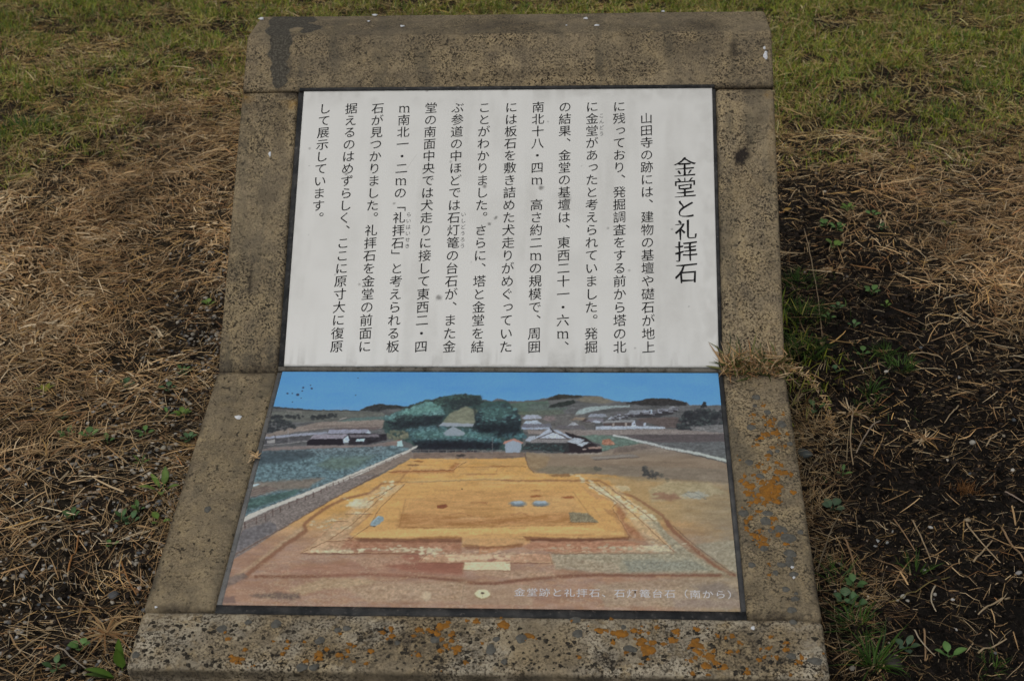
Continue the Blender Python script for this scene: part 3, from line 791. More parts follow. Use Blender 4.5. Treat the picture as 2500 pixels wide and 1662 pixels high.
    fill(Z(6, (1180, 800), (1450, 765), (1560, 790), (1350, 830), (1160, 850)), (92, 78, 70), 3, 2, 50, .6, .3)
    line(Z(6, (1170, 676), (1260, 690), (1330, 710), (1480, 745), (1700, 800), (2000, 855), (2280, 925)), 4.0, (158, 166, 160), 1, w2=7)
    line(Z(6, (1490, 765), (1700, 815), (2000, 875), (2280, 945)), 1.0, (70, 66, 64), .7)
    for t in np.linspace(0, 1, 26): 
        p = np.array(Z(6, (1500 + 770 * t, 752 + 180 * t))[0]); line([p, p + (0, 3.5 + 2 * t)], .8, (84, 84, 82), .7)
    # excavation ground
    def ground_col():
        v = ((yy - 1110) / 370).clip(0, 1)[..., None]
        base = np.array([186, 138, 72.]) * (1 - ss(.35, .62, v)) + np.array([146, 114, 94.]) * ss(.35, .62, v)
        e = ss(1560, 1800, xx)[..., None]
        base = base * (1 - e) + np.array([132, 116, 92.]) * e
        k = (noise(70, 14, 61) - .5)[..., None]
        return base * (1 + .30 * k) + np.array([6, 0, -8.]) * ((noise(24, 7, 62) - .5) * 2.2)[..., None]
    gc = ground_col()
    exc = Z(5, (1430, 895), (2400, 895)) + Z(6, (320, 885), (345, 960), (400, 1030), (560, 1045), (1080, 1050), (1400, 1075), (2330, 1130)) + [(1840, 1510), (490, 1510)] + Z(7, (-20, 1000), (80, 715), (640, 395), (1000, 190), (1400, -10))
    sl, a = mask(exc, 1.5, .8, 63)
    img[sl] = img[sl] * (1 - a[..., None]) + gc[sl] * a[..., None]
    fill(Z(5, (1420, 840), (2400, 835), (2400, 895), (1430, 900)) , (112, 98, 88), 1, 1, 64, 1, .2, 12, 3)
    fill(Z(6, (-10, 830), (320, 838), (325, 885), (-10, 890)), (112, 98, 88), 1, 1, 64, 1, .2, 12, 3)
    # teal field, road, verge
    fld = Z(5, (-70, 830), (600, 800), (1290, 775), (1420, 800), (1395, 815)) + Z(7, (1100, 0), (250, 330), (190, 365), (150, 420), (-30, 420))
    fill(fld, (86, 106, 112), 1.5, 1, 65, 1, .55, 5, 3)
    fill(Z(5, (-70, 835), (420, 815), (520, 860), (350, 920), (-70, 960)), (54, 64, 70), 6, 3, 66, .75, .35, 7, 4)
    fill(Z(5, (650, 890), (1080, 870), (900, 985), (700, 1010), (520, 960)), (88, 104, 92), 8, 3, 67, .6, .3, 7, 4)
    fill(Z(7, (250, 60), (900, 20), (760, 110), (500, 130), (220, 200)), (112, 102, 92), 5, 3, 68, .85, .25, 10, 4)
    fill(Z(7, (220, 205), (480, 160), (700, 110), (640, 170), (260, 290), (190, 290)), (66, 88, 84), 3, 2, 69, .9, .4, 7, 4)
    for k in range(4): line(Z(7, (235 - k * 5, 140 + k * 22), (400 + k * 30, 92 + k * 6)), 1.6, (92, 72, 70), .8)
    fill(Z(7, (262, 80), (320, 70), (340, 76), (300, 92), (258, 94)), (160, 178, 186), .8)
    fill(Z(7, (1190, 0), (440, 290), (170, 410), (60, 760), (640, 398), (1000, 188), (1370, -10)), (112, 105, 101), 1.2, .8, 70, 1, .35, 4, 2.4)
    fill(Z(5, (1420, 822), (1450, 850), (1450, 885), (1340, 940)) + Z(7, (1370, -10), (1190, 0)), (116, 106, 98), 1.2, .8, 71, 1, .2, 8, 3)
    fill(Z(7, (200, 470), (420, 398), (480, 430), (480, 480), (100, 680), (110, 600)), (98, 96, 98), 2, 1.5, 72, .9, .3, 6, 4)
    line(Z(7, (80, 712), (640, 398), (1000, 190), (1370, -10)), 2.2, (92, 72, 62), .8)
    fill(Z(5, (1395, 815), (1490, 770), (1495, 785), (1425, 826)) + Z(7, (1190, 0), (440, 290), (170, 412), (160, 395), (190, 365), (250, 330), (1100, 0)), (172, 171, 164), .8, .4, 73, 1, .07, 14, 6)
    posts = Z(7, (205, 440), (305, 398), (382, 368), (450, 330), (512, 300), (590, 262), (660, 228), (732, 200), (803, 168), (870, 138), (918, 112), (977, 80), (1022, 65), (1065, 48), (1120, 22)) + Z(5, (1030, 1005), (1100, 978), (1188, 932), (1262, 898), (1333, 862))
    for i, p in enumerate(posts):
        h = max(4.5, 17 - i * .8); line([(p[0], p[1] - h * .6), (p[0] + .4, p[1] + h * .4)], 2.2 - i * .05, (70, 56, 52), .95, .6)
    pr = [(p[0], p[1] - max(4, 17 - i * .8) * .35) for i, p in enumerate(posts)]
    line(pr, 1.2, (92, 76, 70), .8, .6)
    for k in range(11):
        p = Z(5, (1430 + k * 85, 822 + k * .5))[0]; line([(p[0], p[1] - 3), (p[0], p[1] + 4)], 1.2, (128, 124, 118), .8)
    line(Z(5, (1420, 818), (2300, 820)), 1.3, (128, 124, 118), .8)
    line(Z(5, (2210, 690), (2205, 850)), 1.4, (120, 118, 118), .8)
    # hut and temple house
    fill(Z(6, (700, 640), (720, 700), (690, 850), (1060, 840), (1060, 810), (900, 700)), (42, 34, 38), 1.2, 1, 80)
    fill(Z(6, (330, 745), (740, 745), (740, 830), (290, 830)), (46, 48, 50), 1, 1.5, 81, 1, .3, 6, 3)
    fill(Z(6, (322, 730), (350, 690), (420, 680), (415, 740)), (140, 152, 166), .8)
    fill(Z(6, (370, 735), (420, 705), (560, 610), (770, 705), (745, 745), (380, 748)), (122, 118, 116), .7, .3, 82, 1, .06)
    for k in range(20): line(Z(6, (385 + k * 19, 712), (378 + k * 19, 745)), .8, (96, 92, 92), .5, .6)
    fill(Z(6, (405, 705), (560, 605), (600, 630), (460, 705)), (146, 160, 178), .8)
    fill(Z(6, (450, 705), (590, 640), (720, 706)), (158, 172, 190), .7)
    fill(Z(6, (590, 625), (620, 618), (775, 700), (740, 706)), (142, 158, 178), .8)
    line(Z(6, (440, 708), (590, 640), (740, 708)), 2.0, (62, 54, 56)); line(Z(6, (560, 604), (592, 640)), 2.6, (52, 46, 50)); line(Z(6, (440, 708), (740, 708)), 1.4, (70, 62, 62))
    fill(Z(6, (722, 735), (790, 695), (895, 715), (830, 765)), (144, 158, 170), .7); line(Z(6, (722, 738), (830, 768), (895, 716)), 1.3, (50, 42, 46))
    fill(Z(6, (815, 770), (880, 735), (960, 745), (870, 785)), (148, 164, 176), .7); line(Z(6, (870, 786), (950, 742), (1055, 782)), 2.0, (50, 40, 44))
    fill(Z(6, (920, 788), (1050, 782), (1070, 800), (940, 808)), (150, 112, 96), .8); fill(Z(6, (870, 802), (910, 800), (915, 812), (875, 814)), (150, 130, 120), .7)
    clump(Z(6, (310, 760), (440, 750), (690, 780), (690, 830), (500, 835), (310, 810)), 24, 5, (62, 92, 90), (38, 46, 48), 14, .6)
    fill(Z(6, (125, 750), (210, 712), (290, 752), (275, 840), (130, 840)), (132, 146, 160), .7)
    fill(Z(6, (105, 750), (130, 730), (210, 706), (305, 742), (290, 756), (210, 724), (115, 758)), (164, 110, 96), .7)
    line(Z(6, (-10, 835), (130, 838)), 1.2, (120, 110, 104), .7); line(Z(6, (270, 820), (530, 828)), 1.3, (112, 106, 104), .8)
    fill(Z(6, (700, 845), (1060, 842), (1055, 862), (740, 858)), (150, 146, 138), 2, 2, 83, .5, .3, 4, 3)
    fill(Z(5, (1292, 730), (1340, 722), (1352, 780), (1296, 785)), (146, 178, 180), .7); line(Z(5, (1290, 726), (1345, 718)), 1.8, (120, 84, 76))
    # plateau details
    fill(Z(6, (330, 840), (420, 850), (560, 880), (520, 970), (420, 1040), (350, 960)), (132, 112, 84), 4, 1.5, 84, .8, .15)
    line(Z(6, (318, 850), (335, 930), (360, 990), (405, 1035)), 1.8, (96, 74, 58), .9)
    fill(Z(6, (420, 1010), (560, 965), (1060, 985), (1060, 1030), (600, 1050)), (110, 104, 88), 3, 2, 85, .75, .2, 12, 4)
    fill(Z(6, (940, 880), (1340, 852), (1420, 880), (980, 908)), (124, 118, 110), .8, .5, 86, 1, .12, 20, 2); line(Z(6, (980, 910), (1420, 884)), 1.8, (76, 68, 64), .9)
    line(Z(6, (945, 882), (1340, 858)), 1, (84, 74, 70), .6)
    fill(Z(6, (1060, 960), (2320, 1000), (2320, 1140), (1400, 1110), (1060, 1040)), (112, 104, 92), 4, 2, 87, .7, .2, 22, 4)
    clump(Z(6, (1440, 1030), (1470, 960), (1500, 1000), (1590, 1030), (1590, 1090), (1500, 1085)), 16, 5, (80, 80, 74), (52, 52, 52), 15)
    for q in ((1030, 1000), (1630, 1060), (1690, 1100), (1000, 990)): ell(*Z(6, q)[0], 6, 5, (72, 72, 66), .7, .8, 3)
    ell(*Z(6, (670, 1058))[0], 28, 3.5, (112, 88, 66), .8, .5, 5)
    fill(Z(6, (820, 1060), (1400, 1075), (2000, 1130), (2140, 1180), (2340, 1250), (2340, 1500), (1500, 1500), (1300, 1230), (1100, 1100)), (136, 120, 92), 5, 3, 88, .55, .2, 40, 7)
    fill(Z(8, (1640, 50), (1990, 60), (2160, 150), (1850, 200), (1500, 230), (1480, 120)), (150, 140, 108), 5, 3, 89, .6, .25, 12, 5)
    fill(Z(8, (1490, 200), (1700, 150), (1760, 200), (1660, 220)), (122, 90, 76), 4, 2, 90, .7); ell(*Z(8, (1580, 160))[0], 18, 4, (124, 92, 76), .7, .5, 6)
    ell(*Z(8, (1880, 170))[0], 28, 9, (146, 148, 138), .9, .6, 7); line(Z(8, (1790, 150), (1850, 195), (1900, 180), (1980, 205), (1880, 145), (1800, 145)), 1.3, (84, 88, 88), .7, wob=1)
    # pale paving remains round the platform
    pale = (186, 178, 142)
    for q, sd_, op in ((((1080, 260), (1180, 205), (1330, 215), (1290, 280), (1190, 290)), 91, .9), (((1370, 185), (1430, 110), (1600, 75), (1540, 130), (1450, 185)), 92, .8),
                       (((1115, 330), (1180, 315), (1300, 330), (1180, 342)), 93, .95), (((900, 390), (970, 375), (1030, 395), (960, 402)), 94, .9), (((1040, 455), (1090, 440), (1150, 445), (1080, 478)), 95, .8),
                       (((930, 510), (990, 500), (1000, 515), (960, 530)), 96, .7), (((830, 670), (870, 648), (1080, 645), (1120, 630), (1130, 650), (1060, 672)), 97, 1), (((780, 640), (850, 630), (860, 645), (800, 655)), 98, .7),
                       (((1410, 640), (1520, 615), (1600, 635), (1800, 620), (1800, 640), (1600, 665), (1500, 650)), 99, .95), (((1830, 690), (1860, 640), (1915, 625), (1920, 655), (1870, 680)), 101, .9)):
        fill(Z(7, *q), pale, 1.0, 2.2, sd_, op, .16, 5, 3)
    fill(Z(7, (690, 670), (1000, 400), (1250, 330), (1000, 480), (930, 560), (950, 620), (860, 672)), (170, 134, 100), 5, 3, 102, .6, .25, 9, 5)
    fill(Z(7, (790, 420), (1000, 330), (1180, 300), (900, 400), (780, 460)), (166, 132, 92), 5, 3, 103, .5, .3, 6, 4)
    fill(Z(7, (230, 800), (700, 440), (740, 470), (420, 700), (150, 870), (60, 900)), (160, 132, 100), 4, 2, 104, .7, .25, 6, 4)
    for q, sd_, op in ((((950, 90), (1010, 85), (1200, 200), (1390, 330), (1330, 320), (1120, 190), (1020, 140)), 105, .8), (((1160, 90), (1290, 90), (1330, 130), (1240, 140)), 106, .5),
                       (((1390, 350), (1500, 335), (1550, 385), (1410, 380)), 107, .9), (((1220, 640), (1280, 605), (1560, 610), (1700, 660), (1300, 668)), 108, .9)):
        fill(Z(8, *q), pale, 1.2, 2.4, sd_, op, .18, 5, 3)
    fill(Z(8, (1350, 370), (1550, 480), (1700, 640), (1620, 600), (1450, 500), (1300, 380)), (182, 138, 88), 2, 2, 109, .8, .2)
    fill(Z(8, (1420, 390), (1560, 400), (1640, 500), (1800, 640), (2080, 830), (1900, 830), (1240, 840), (1200, 770), (640, 690), (1300, 668), (1720, 668), (1600, 540)), (136, 132, 112), 3, 3, 110, .85, .3, 6, 4)
    fill(Z(8, (1250, 740), (1600, 720), (1800, 780), (1300, 830)), (122, 124, 116), 4, 4, 111, .7, .4, 5, 4)
    fill(Z(8, (640, 690), (1240, 690), (1220, 840), (880, 820), (600, 770)), (158, 130, 100), 3, 3, 112, .6, .35, 5, 4)
    fill(Z(8, (1880, 600), (2230, 560), (2250, 860), (2000, 700)), (140, 136, 118), 4, 3, 113, .7, .3, 6, 4)
    # platform steps and shades
    fill(Z(7, (1110, 500), (1290, 330), (1400, 210), (1640, 100), (2359, 70)) + Z(8, (870, 80), (1010, 200), (1160, 220), (1220, 300), (1280, 480), (1000, 540), (300, 540)) + Z(7, (2100, 540), (1400, 540), (1150, 540)), (190, 138, 70), 3, 1.5, 120, .75, .12, 60, 8)
    fill(Z(7, (1530, 430), (1600, 250), (1720, 210), (2359, 230), (2359, 400), (1900, 430)), (176, 128, 72), 5, 2, 121, .6, .16, 26, 5)
    fill(Z(7, (1110, 510), (1700, 470), (2359, 430), (2359, 520), (1900, 520), (1300, 545)) + [], (200, 150, 78), 2.5, 1, 122, .75, .06, 40, 4)
    fill(Z(8, (0, 435), (900, 420), (1250, 500), (1260, 530), (700, 540), (330, 520), (0, 550)), (196, 144, 76), 3, 1.5, 123, .7, .12, 26, 5)
    sh = (98, 68, 50)
    line(Z(7, (1530, 440), (1800, 460), (2000, 425), (2359, 408)), 3.5, sh, .8, 2.5, .8, 124); line(Z(8, (0, 415), (250, 400), (420, 412)), 4, sh, .8, 2.5)
    line(Z(7, (1220, 555), (1400, 562), (1700, 555), (1900, 530), (2080, 540)), 5.5, (84, 56, 44), .85, 2.5, 1, 125); line(Z(7, (1110, 545), (1160, 580), (1210, 582)), 4.5, (84, 58, 46), .85, 2)
    line(Z(8, (310, 545), (420, 560), (900, 562), (1150, 550), (1270, 530)), 5, (82, 55, 43), .85, 2.5, .8, 126); line(Z(8, (320, 520), (430, 490), (520, 510), (900, 520), (1120, 490)), 3.5, (148, 100, 66), .8, 2.5)
    line(Z(8, (0, 570), (80, 560), (150, 565)), 4, (120, 84, 60), .8, 2); line(Z(8, (0, 630), (180, 622), (310, 605)), 4.5, (98, 68, 50), .85, 2)
    fill(Z(7, (930, 590), (1110, 545), (1220, 575), (2080, 545), (2090, 640), (1450, 640), (950, 620)), (150, 106, 80), 3, 2, 127, .75, .25, 7, 4)
    line(Z(7, (930, 605), (1010, 545), (1110, 500), (1300, 335)), 3, (140, 96, 70), .75, 2); line(Z(7, (950, 618), (1100, 622), (1200, 615)), 3, (118, 84, 66), .7, 2)
    fill(Z(8, (870, 80), (1010, 200), (1160, 215), (1220, 300), (1180, 380), (1290, 520), (1420, 520), (1250, 400), (1300, 330), (1120, 200), (1000, 150)), (140, 98, 72), 2.5, 2, 128, .75, .25)
    fill(Z(8, (1080, 285), (1220, 310), (1190, 370), (1120, 330)), (112, 78, 60), 2, 1.5, 129, .8); line(Z(8, (985, 265), (1075, 385)), 3, (130, 92, 62), .7, 2); line(Z(8, (920, 435), (925, 490)), 3, (140, 100, 64), .7, 2)
    fill(Z(8, (1000, 480), (1280, 490), (1270, 530), (1080, 540)), (148, 104, 64), 4, 2, 130, .7)
    fill(Z(8, (0, 560), (310, 560), (400, 610), (0, 690)), (172, 118, 78), 2, 1.5, 131, .7, .15); fill(Z(8, (310, 570), (700, 580), (1250, 570), (1420, 590), (1250, 640), (600, 660), (410, 640)), (158, 110, 84), 3, 2, 132, .7, .25, 7, 4)
    # front shelf, steps and slab
    line(Z(7, (690, 680), (1000, 684), (1400, 672), (1780, 672)), 2.2, (96, 72, 60), .85, 1); line(Z(7, (690, 676), (830, 560), (1020, 402)), 1.8, (140, 98, 76), .7, 1.2)
    line(Z(8, (600, 668), (1000, 672), (1700, 672)), 1.6, (108, 92, 74), .8, .8)
    fill(Z(7, (1600, 690), (1780, 680), (1720, 752), (2120, 756), (2100, 870), (1650, 840), (1400, 780)), (136, 90, 74), 3, 2, 133, .75, .12)
    fill(Z(7, (1715, 752), (1790, 685), (2000, 690), (2359, 680), (2359, 752)), (172, 130, 98), 1.2, 1, 134, .9, .2)
    fill(Z(8, (-20, 690), (480, 680), (640, 690), (630, 752), (-20, 756)), (168, 126, 96), 1.2, 1, 135, .9, .2)
    r2 = np.random.default_rng(9)
    for k in range(36):
        px = 1960 + r2.random() * 400; py = 690 + r2.random() * 52
        p = Z(7, (px, py))[0]; ell(p[0], p[1], 5 + 5 * r2.random(), 2 + 1.6 * r2.random(), (190 + 14 * r2.random(), 166, 128), .8, .4, k, .15)
    for k in range(14):
        px = 250 * r2.random(); py = 695 + r2.random() * 45
        p = Z(8, (px, py))[0]; ell(p[0], p[1], 5 + 6 * r2.random(), 2 + 1.4 * r2.random(), ((190, 158, 124), (132, 92, 80))[k % 3 == 0], .8, .3, k + 50, .15)
    for k in range(6): line(Z(7, (1850 + k * 75, 735), (1850 + k * 75, 750)), 1, (132, 98, 80), .5)
    line(Z(7, (1718, 755), (2120, 757)), 1.6, (110, 80, 66), .8, .8)
    fill(Z(7, (2122, 754), (2520, 750), (2520, 826), (2110, 822)), (196, 174, 136), .7, .3, 136, 1, .07, 8, 3)
    line(Z(7, (2110, 826), (2520, 830)), 1.6, (110, 84, 66), .9, .7)
    # outer trench
    tr = (116, 84, 66)
    line(Z(7, (210, 880), (330, 780), (560, 600), (740, 480), (720, 430), (760, 390), (900, 290), (1060, 205), (1300, 150), (1390, 75), (1560, 55)), 11, tr, .8, 2.6, 1.6, 140, 4)
    line(Z(7, (1560, 57), (1900, 48), (2359, 30)) + Z(8, (300, 45), (600, 42), (1050, 45), (1130, 90), (1180, 140), (1340, 180), (1450, 250), (1600, 350), (1650, 440)), 2.6, tr, .65, 1.4, .6, 141, 7)
    line(Z(8, (1640, 400), (1680, 470), (1850, 620), (2050, 780), (2150, 840), (2230, 870)), 9, tr, .85, 2.4, 1.2, 142, 7)
    line(Z(8, (1690, 440), (1860, 590), (2060, 745), (2230, 868)), 1.6, (72, 56, 50), .7, .8)
    line(Z(7, (300, 880), (800, 878), (1300, 858), (1700, 880), (2000, 910), (2250, 940)) + Z(8, (150, 940), (400, 905), (700, 880), (1000, 865), (1400, 868), (2100, 865)), 7, (104, 74, 60), .85, 3.0, 1.2, 143, 8)
    line(Z(7, (1550, 50), (1600, -10), (1650, -60)), 4, (140, 100, 64), .7, 2)
    # orange area, back part
    for q, op in (((1230, 1025, 2000, 1000, 7), .6),):
        fill(Z(5, (1220, 1040), (1260, 1005), (1780, 1000), (1850, 930), (1900, 940), (1830, 1030), (1500, 1040)), (150, 100, 62), 3, 2, 150, .75, .2)
    line(Z(5, (1850, 980), (2359, 975)), 2, (128, 88, 56), .7, 1.2, .6); line(Z(6, (0, 968), (330, 975)), 2, (128, 88, 56), .7, 1.2)
    ell(*Z(5, (1500, 925))[0], 13, 2.2, (120, 84, 56), .8); ell(*Z(5, (1450, 962))[0], 16, 2.4, (104, 80, 60), .8); ell(*Z(5, (1905, 868))[0], 11, 3, (52, 48, 46), .9, .5)
    fill(Z(5, (1740, 890), (1850, 885), (1855, 900), (1745, 905)), (150, 128, 106), 1, .5, 151, .8)
    line(Z(5, (1960, 1050), (2250, 1045)), 3, (136, 92, 60), .6, 2); line(Z(5, (2260, 990), (2245, 1020)), 2, (150, 100, 60), .6, 1.5)
    line(Z(5, (1400, 1120), (2359, 1085)), 3, (196, 168, 104), .5, 2); line(Z(8, (0, 62), (550, 66)), 3, (196, 168, 110), .5, 2)
    # the platform again, as soft tones: recess, lit front band, shadows and the broken paving round it
    def Q(*p): return Z(9, *p)
    def soft(pts, c, op=.6, f=5, seed=0, nv=.2, nx=14, ny=4): fill(Q(*pts), c, f, 2.5, seed, op, nv, nx, ny)
    soft(((440, 290), (935, 288), (1005, 340), (1040, 425), (360, 428), (410, 380)), (190, 140, 76), .55, 4, 301, .14, 60, 6)
    soft(((490, 330), (640, 310), (900, 312), (945, 392), (480, 396)), (168, 120, 70), .40, 9, 302, .3, 40, 4)
    soft(((480, 362), (700, 372), (900, 358), (955, 386), (720, 396), (470, 396)), (146, 102, 64), .50, 10, 303, .5, 26, 4)
    soft(((760, 330), (900, 320), (930, 360), (760, 366)), (192, 146, 86), .5, 8, 304, .15)
    soft(((358, 412), (500, 402), (760, 396), (930, 398), (1030, 410), (1030, 418), (800, 412), (600, 420), (380, 424)), (204, 156, 88), .75, 3, 305, .1, 50, 3)
    soft(((628, 416), (795, 412), (800, 436), (770, 446), (630, 446)), (190, 142, 82), .7, 3, 306, .12)
    soft(((360, 424), (500, 428), (630, 424), (630, 436), (500, 436), (380, 434)), (100, 70, 54), .7, 2.5, 307, .3, 20, 3)
    soft(((780, 420), (850, 424), (1000, 426), (1045, 420), (1040, 430), (860, 434), (790, 430)), (98, 68, 52), .7, 2.5, 308, .3, 20, 3)
    soft(((630, 440), (700, 446), (780, 438), (780, 447), (640, 452)), (106, 76, 58), .65, 2.5, 309, .3, 14, 3)
    soft(((300, 430), (380, 436), (630, 438), (630, 462), (330, 462)), (150, 106, 82), .6, 4, 310, .35, 9, 4)
    soft(((800, 436), (1050, 434), (1110, 460), (860, 462)), (160, 112, 84), .6, 4, 311, .35, 9, 4)
    soft(((1000, 330), (1045, 345), (1010, 372), (1100, 430), (1060, 430), (1030, 400)), (150, 104, 74), .55, 4, 312, .3, 9, 5)
    soft(((240, 460), (360, 350), (420, 300), (490, 292), (420, 350), (350, 420), (330, 460)), (176, 144, 106), .45, 5, 313, .4, 8, 4)
    soft(((940, 292), (1010, 300), (1090, 370), (1150, 460), (1090, 440), (1020, 350)), (178, 156, 118), .5, 5, 314, .4, 8, 4)
    r3 = np.random.default_rng(31)
    def rubble(cx, cy, sx, sy, n, col=(190, 180, 144), a=5, ang=0.0):
        for k in range(n):
            u, v = r3.normal() * sx, r3.normal() * sy
            p = Q((cx + u * math.cos(ang) - v * math.sin(ang), cy + u * math.sin(ang) + v * math.cos(ang)))[0]
            ell(p[0], p[1], a * (.5 + r3.random()), a * .38 * (.5 + r3.random()), np.array(col) * (.86 + .2 * r3.random()), .75, .4, int(r3.integers(999)), .3)
    rubble(370, 340, 14, 6, 34); rubble(440, 308, 22, 6, 26, ang=-.6); rubble(300, 395, 26, 7, 20, (176, 158, 122)); rubble(318, 458, 26, 2.6, 26); rubble(500, 452, 42, 3.5, 40); rubble(560, 458, 14, 4, 18)
    rubble(985, 315, 40, 5, 44, ang=.55); rubble(1060, 350, 30, 5, 34, ang=.5); rubble(1085, 374, 14, 4, 20); rubble(1040, 452, 70, 5, 60, (176, 164, 132)); rubble(1130, 445, 20, 6, 22, (168, 160, 134))
    rubble(690, 468, 60, 6, 90, (190, 158, 124), 5); rubble(900, 452, 50, 3, 30, (172, 138, 106), 4)
    for q in (((238, 461), (300, 432), (355, 396), (440, 318)), ((358, 427), (402, 396), (430, 350), (490, 293)), ((935, 290), (1012, 338), (1000, 350), (1046, 424)), ((962, 290), (1060, 372), (1152, 458)), ((238, 462), (525, 463)), ((525, 486), (636, 487)),
              ((740, 486), (852, 486)), ((852, 463), (1152, 463)), ((300, 434), (360, 430)), ((525, 486), (545, 464)), ((852, 486), (846, 464)), ((636, 487), (632, 512)),
              ((450, 262), (610, 258), (640, 238)), ((400, 338), (470, 294)), ((1000, 305), (1100, 380)), ((345, 366), (410, 366)), ((310, 384), (352, 384))):
        q = np.array(Q(*q)); line(q, 1.7, (92, 62, 48), .7, .9, .8, 350); line(q - (0, 2.4), 1.3, (212, 176, 124), .45, .9, .8, 350)
    for q in (((475, 398), (600, 400), (740, 396), (962, 390)), ((492, 330), (478, 395)), ((905, 312), (960, 388))):
        line(np.array(Q(*q)), 2.2, (110, 76, 54), .38, 2.0, 1.2, 351)
    for k in range(260):                                   # scraped, streaky earth
        x_, y_ = 120 + 1160 * r3.random(), 228 + 340 * r3.random()
        if y_ < 430 and not (500 - (y_ - 228) * 1.3 < x_ < 800 + (y_ - 228) * 1.2): continue
        L_ = 10 + 50 * r3.random(); p = Q((x_, y_), (x_ + L_, y_ - 1 + 2 * r3.random()))
        dk = r3.random() < .6
        line(p, .8 + 2.2 * r3.random(), (132, 92, 62) if dk else (200, 160, 108), .10 + .22 * r3.random(), 2.0, 1.5, int(r3.integers(999)))
    soft(((150, 505), (480, 470), (640, 505), (640, 520), (300, 520)), (146, 106, 88), .5, 6, 320, .2, 30, 4)
    soft(((350, 475), (480, 472), (520, 490), (420, 500)), (166, 132, 104), .5, 5, 321, .4, 5, 3)
    soft(((530, 484), (634, 486), (630, 512), (540, 506), (430, 494)), (122, 82, 68), .6, 4, 322, .15)
    soft(((850, 465), (1150, 462), (1290, 512), (1000, 512), (860, 500)), (138, 134, 114), .6, 5, 323, .45, 5, 3)
    soft(((1030, 480), (1200, 478), (1240, 505), (1040, 508)), (118, 122, 114), .5, 6, 324, .5, 4, 3)
    soft(((640, 505), (850, 505), (860, 520), (760, 525)), (168, 138, 108), .5, 5, 325, .4, 5, 3)
    soft(((330, 540), (640, 530), (640, 580), (400, 580)), (164, 140, 110), .5, 8, 326, .4, 6, 4)
    soft(((60, 540), (330, 525), (330, 560), (40, 580)), (146, 110, 88), .5, 8, 327, .2, 30, 5)
    # pits, stones, tarpaulin
    fill(Z(7, (1880, 260), (1960, 250), (1975, 270), (1940, 290), (1880, 285)), (116, 72, 50), 1, .8, 152); line(Z(7, (1990, 340), (2100, 322), (2190, 355)), 2, (142, 98, 64), .7, 1.2)
    line(Z(7, (2180, 235), (2300, 232), (2320, 250)), 2.2, (142, 98, 64), .7, 1.2); line(Z(7, (1600, 240), (1640, 230), (1600, 330)), 2, (204, 158, 90), .5, 2)
    fill(Z(7, (1295, 425), (1310, 395), (1370, 350), (1415, 360), (1420, 390), (1345, 442), (1300, 440)), (122, 140, 146), .8, .5, 153, 1, .15, 5, 3); line(Z(7, (1300, 440), (1345, 443)), 2, (66, 62, 60), .9); line(Z(7, (1320, 400), (1375, 352)), 2.4, (150, 172, 180), .8)
    for cx in (333, 530):
        ell(*Z(8, (cx, 243))[0], 20, 7.5, (104, 116, 122), 1, .25, cx); ell(*Z(8, (cx + 2, 232))[0], 16, 3.6, (146, 160, 168), .9, .4, cx + 1); line(Z(8, (cx - 60, 262), (cx + 50, 266)), 2, (84, 78, 70), .8, 1.2)
    fill(Z(8, (780, 318), (945, 325), (1040, 405), (790, 405)), (120, 112, 90), 1, 1.5, 154, 1, .35, 3, 3); line(Z(8, (780, 408), (1040, 408)), 1.5, (90, 70, 52), .7)
    ell(*Z(8, (495, 180))[0], 14, 2.6, (124, 78, 50), .8, .4); ell(*Z(8, (780, 188))[0], 15, 3, (120, 74, 50), .8, .5); ell(*Z(8, (490, 128))[0], 12, 2, (150, 104, 64), .7, .5)
    ell(*Z(8, (40, 235))[0], 10, 2.4, (150, 104, 64), .7, .5); line(Z(8, (280, 340), (370, 322), (430, 350)), 2.4, (148, 100, 66), .7, 1.5)
    
    # lamp base stone at the front
    fill(Z(7, (2105, 980), (2120, 955), (2700, 950), (2720, 1130), (2090, 1120)), (150, 124, 100), 1.5, 1, 156, .7, .15)
    line(Z(7, (2118, 960), (2092, 1120)), 1.2, (112, 92, 80), .6); line(Z(8, (135, 1000), (165, 1120)), 1.8, (124, 100, 84), .6)
    c = (1170 + 25 / 3.574, 1160 + 1030 / 3.574)
    ell(c[0], c[1] + 2, 20, 12.5, (132, 112, 84), 1, .15, 3, .12); ell(c[0], c[1], 19, 11, (198, 186, 142), 1, .15, 4, .12); ell(c[0] + 1, c[1] - 2, 4, 2.2, (60, 52, 46), 1, .3, 5, .3); line([(c[0] + 1, c[1]), (c[0] + 1, c[1] + 9)], 1, (110, 96, 76), .7)
    ell(*Z(7, (1790, 1050))[0], 11, 11, (184, 164, 132), .7, .6, 6)
    # front apron
    fill(Z(7, (560, 1000), (900, 890), (1250, 900), (1400, 930), (900, 990), (700, 1040)), (160, 136, 100), 4, 3, 157, .6, .3, 6, 4)
    fill(Z(7, (240, 1040), (500, 1015), (680, 1030), (690, 1075), (600, 1080), (300, 1060)), (92, 82, 76), 4, 3, 158, .8, .25, 12, 4)
    fill(Z(7, (0, 900), (200, 850), (230, 880), (80, 960), (20, 1000)), (106, 96, 90), 3, 2, 159, .8, .3, 6, 4); fill(Z(7, (-30, 1060), (120, 1050), (125, 1110), (-40, 1115)), (100, 86, 82), 3, 2, 160, .7)
    fill(Z(8, (1000, 950), (1700, 890), (2250, 900), (2280, 1150), (1100, 1140)), (146, 128, 106), 6, 4, 161, .6, .3, 6, 4)
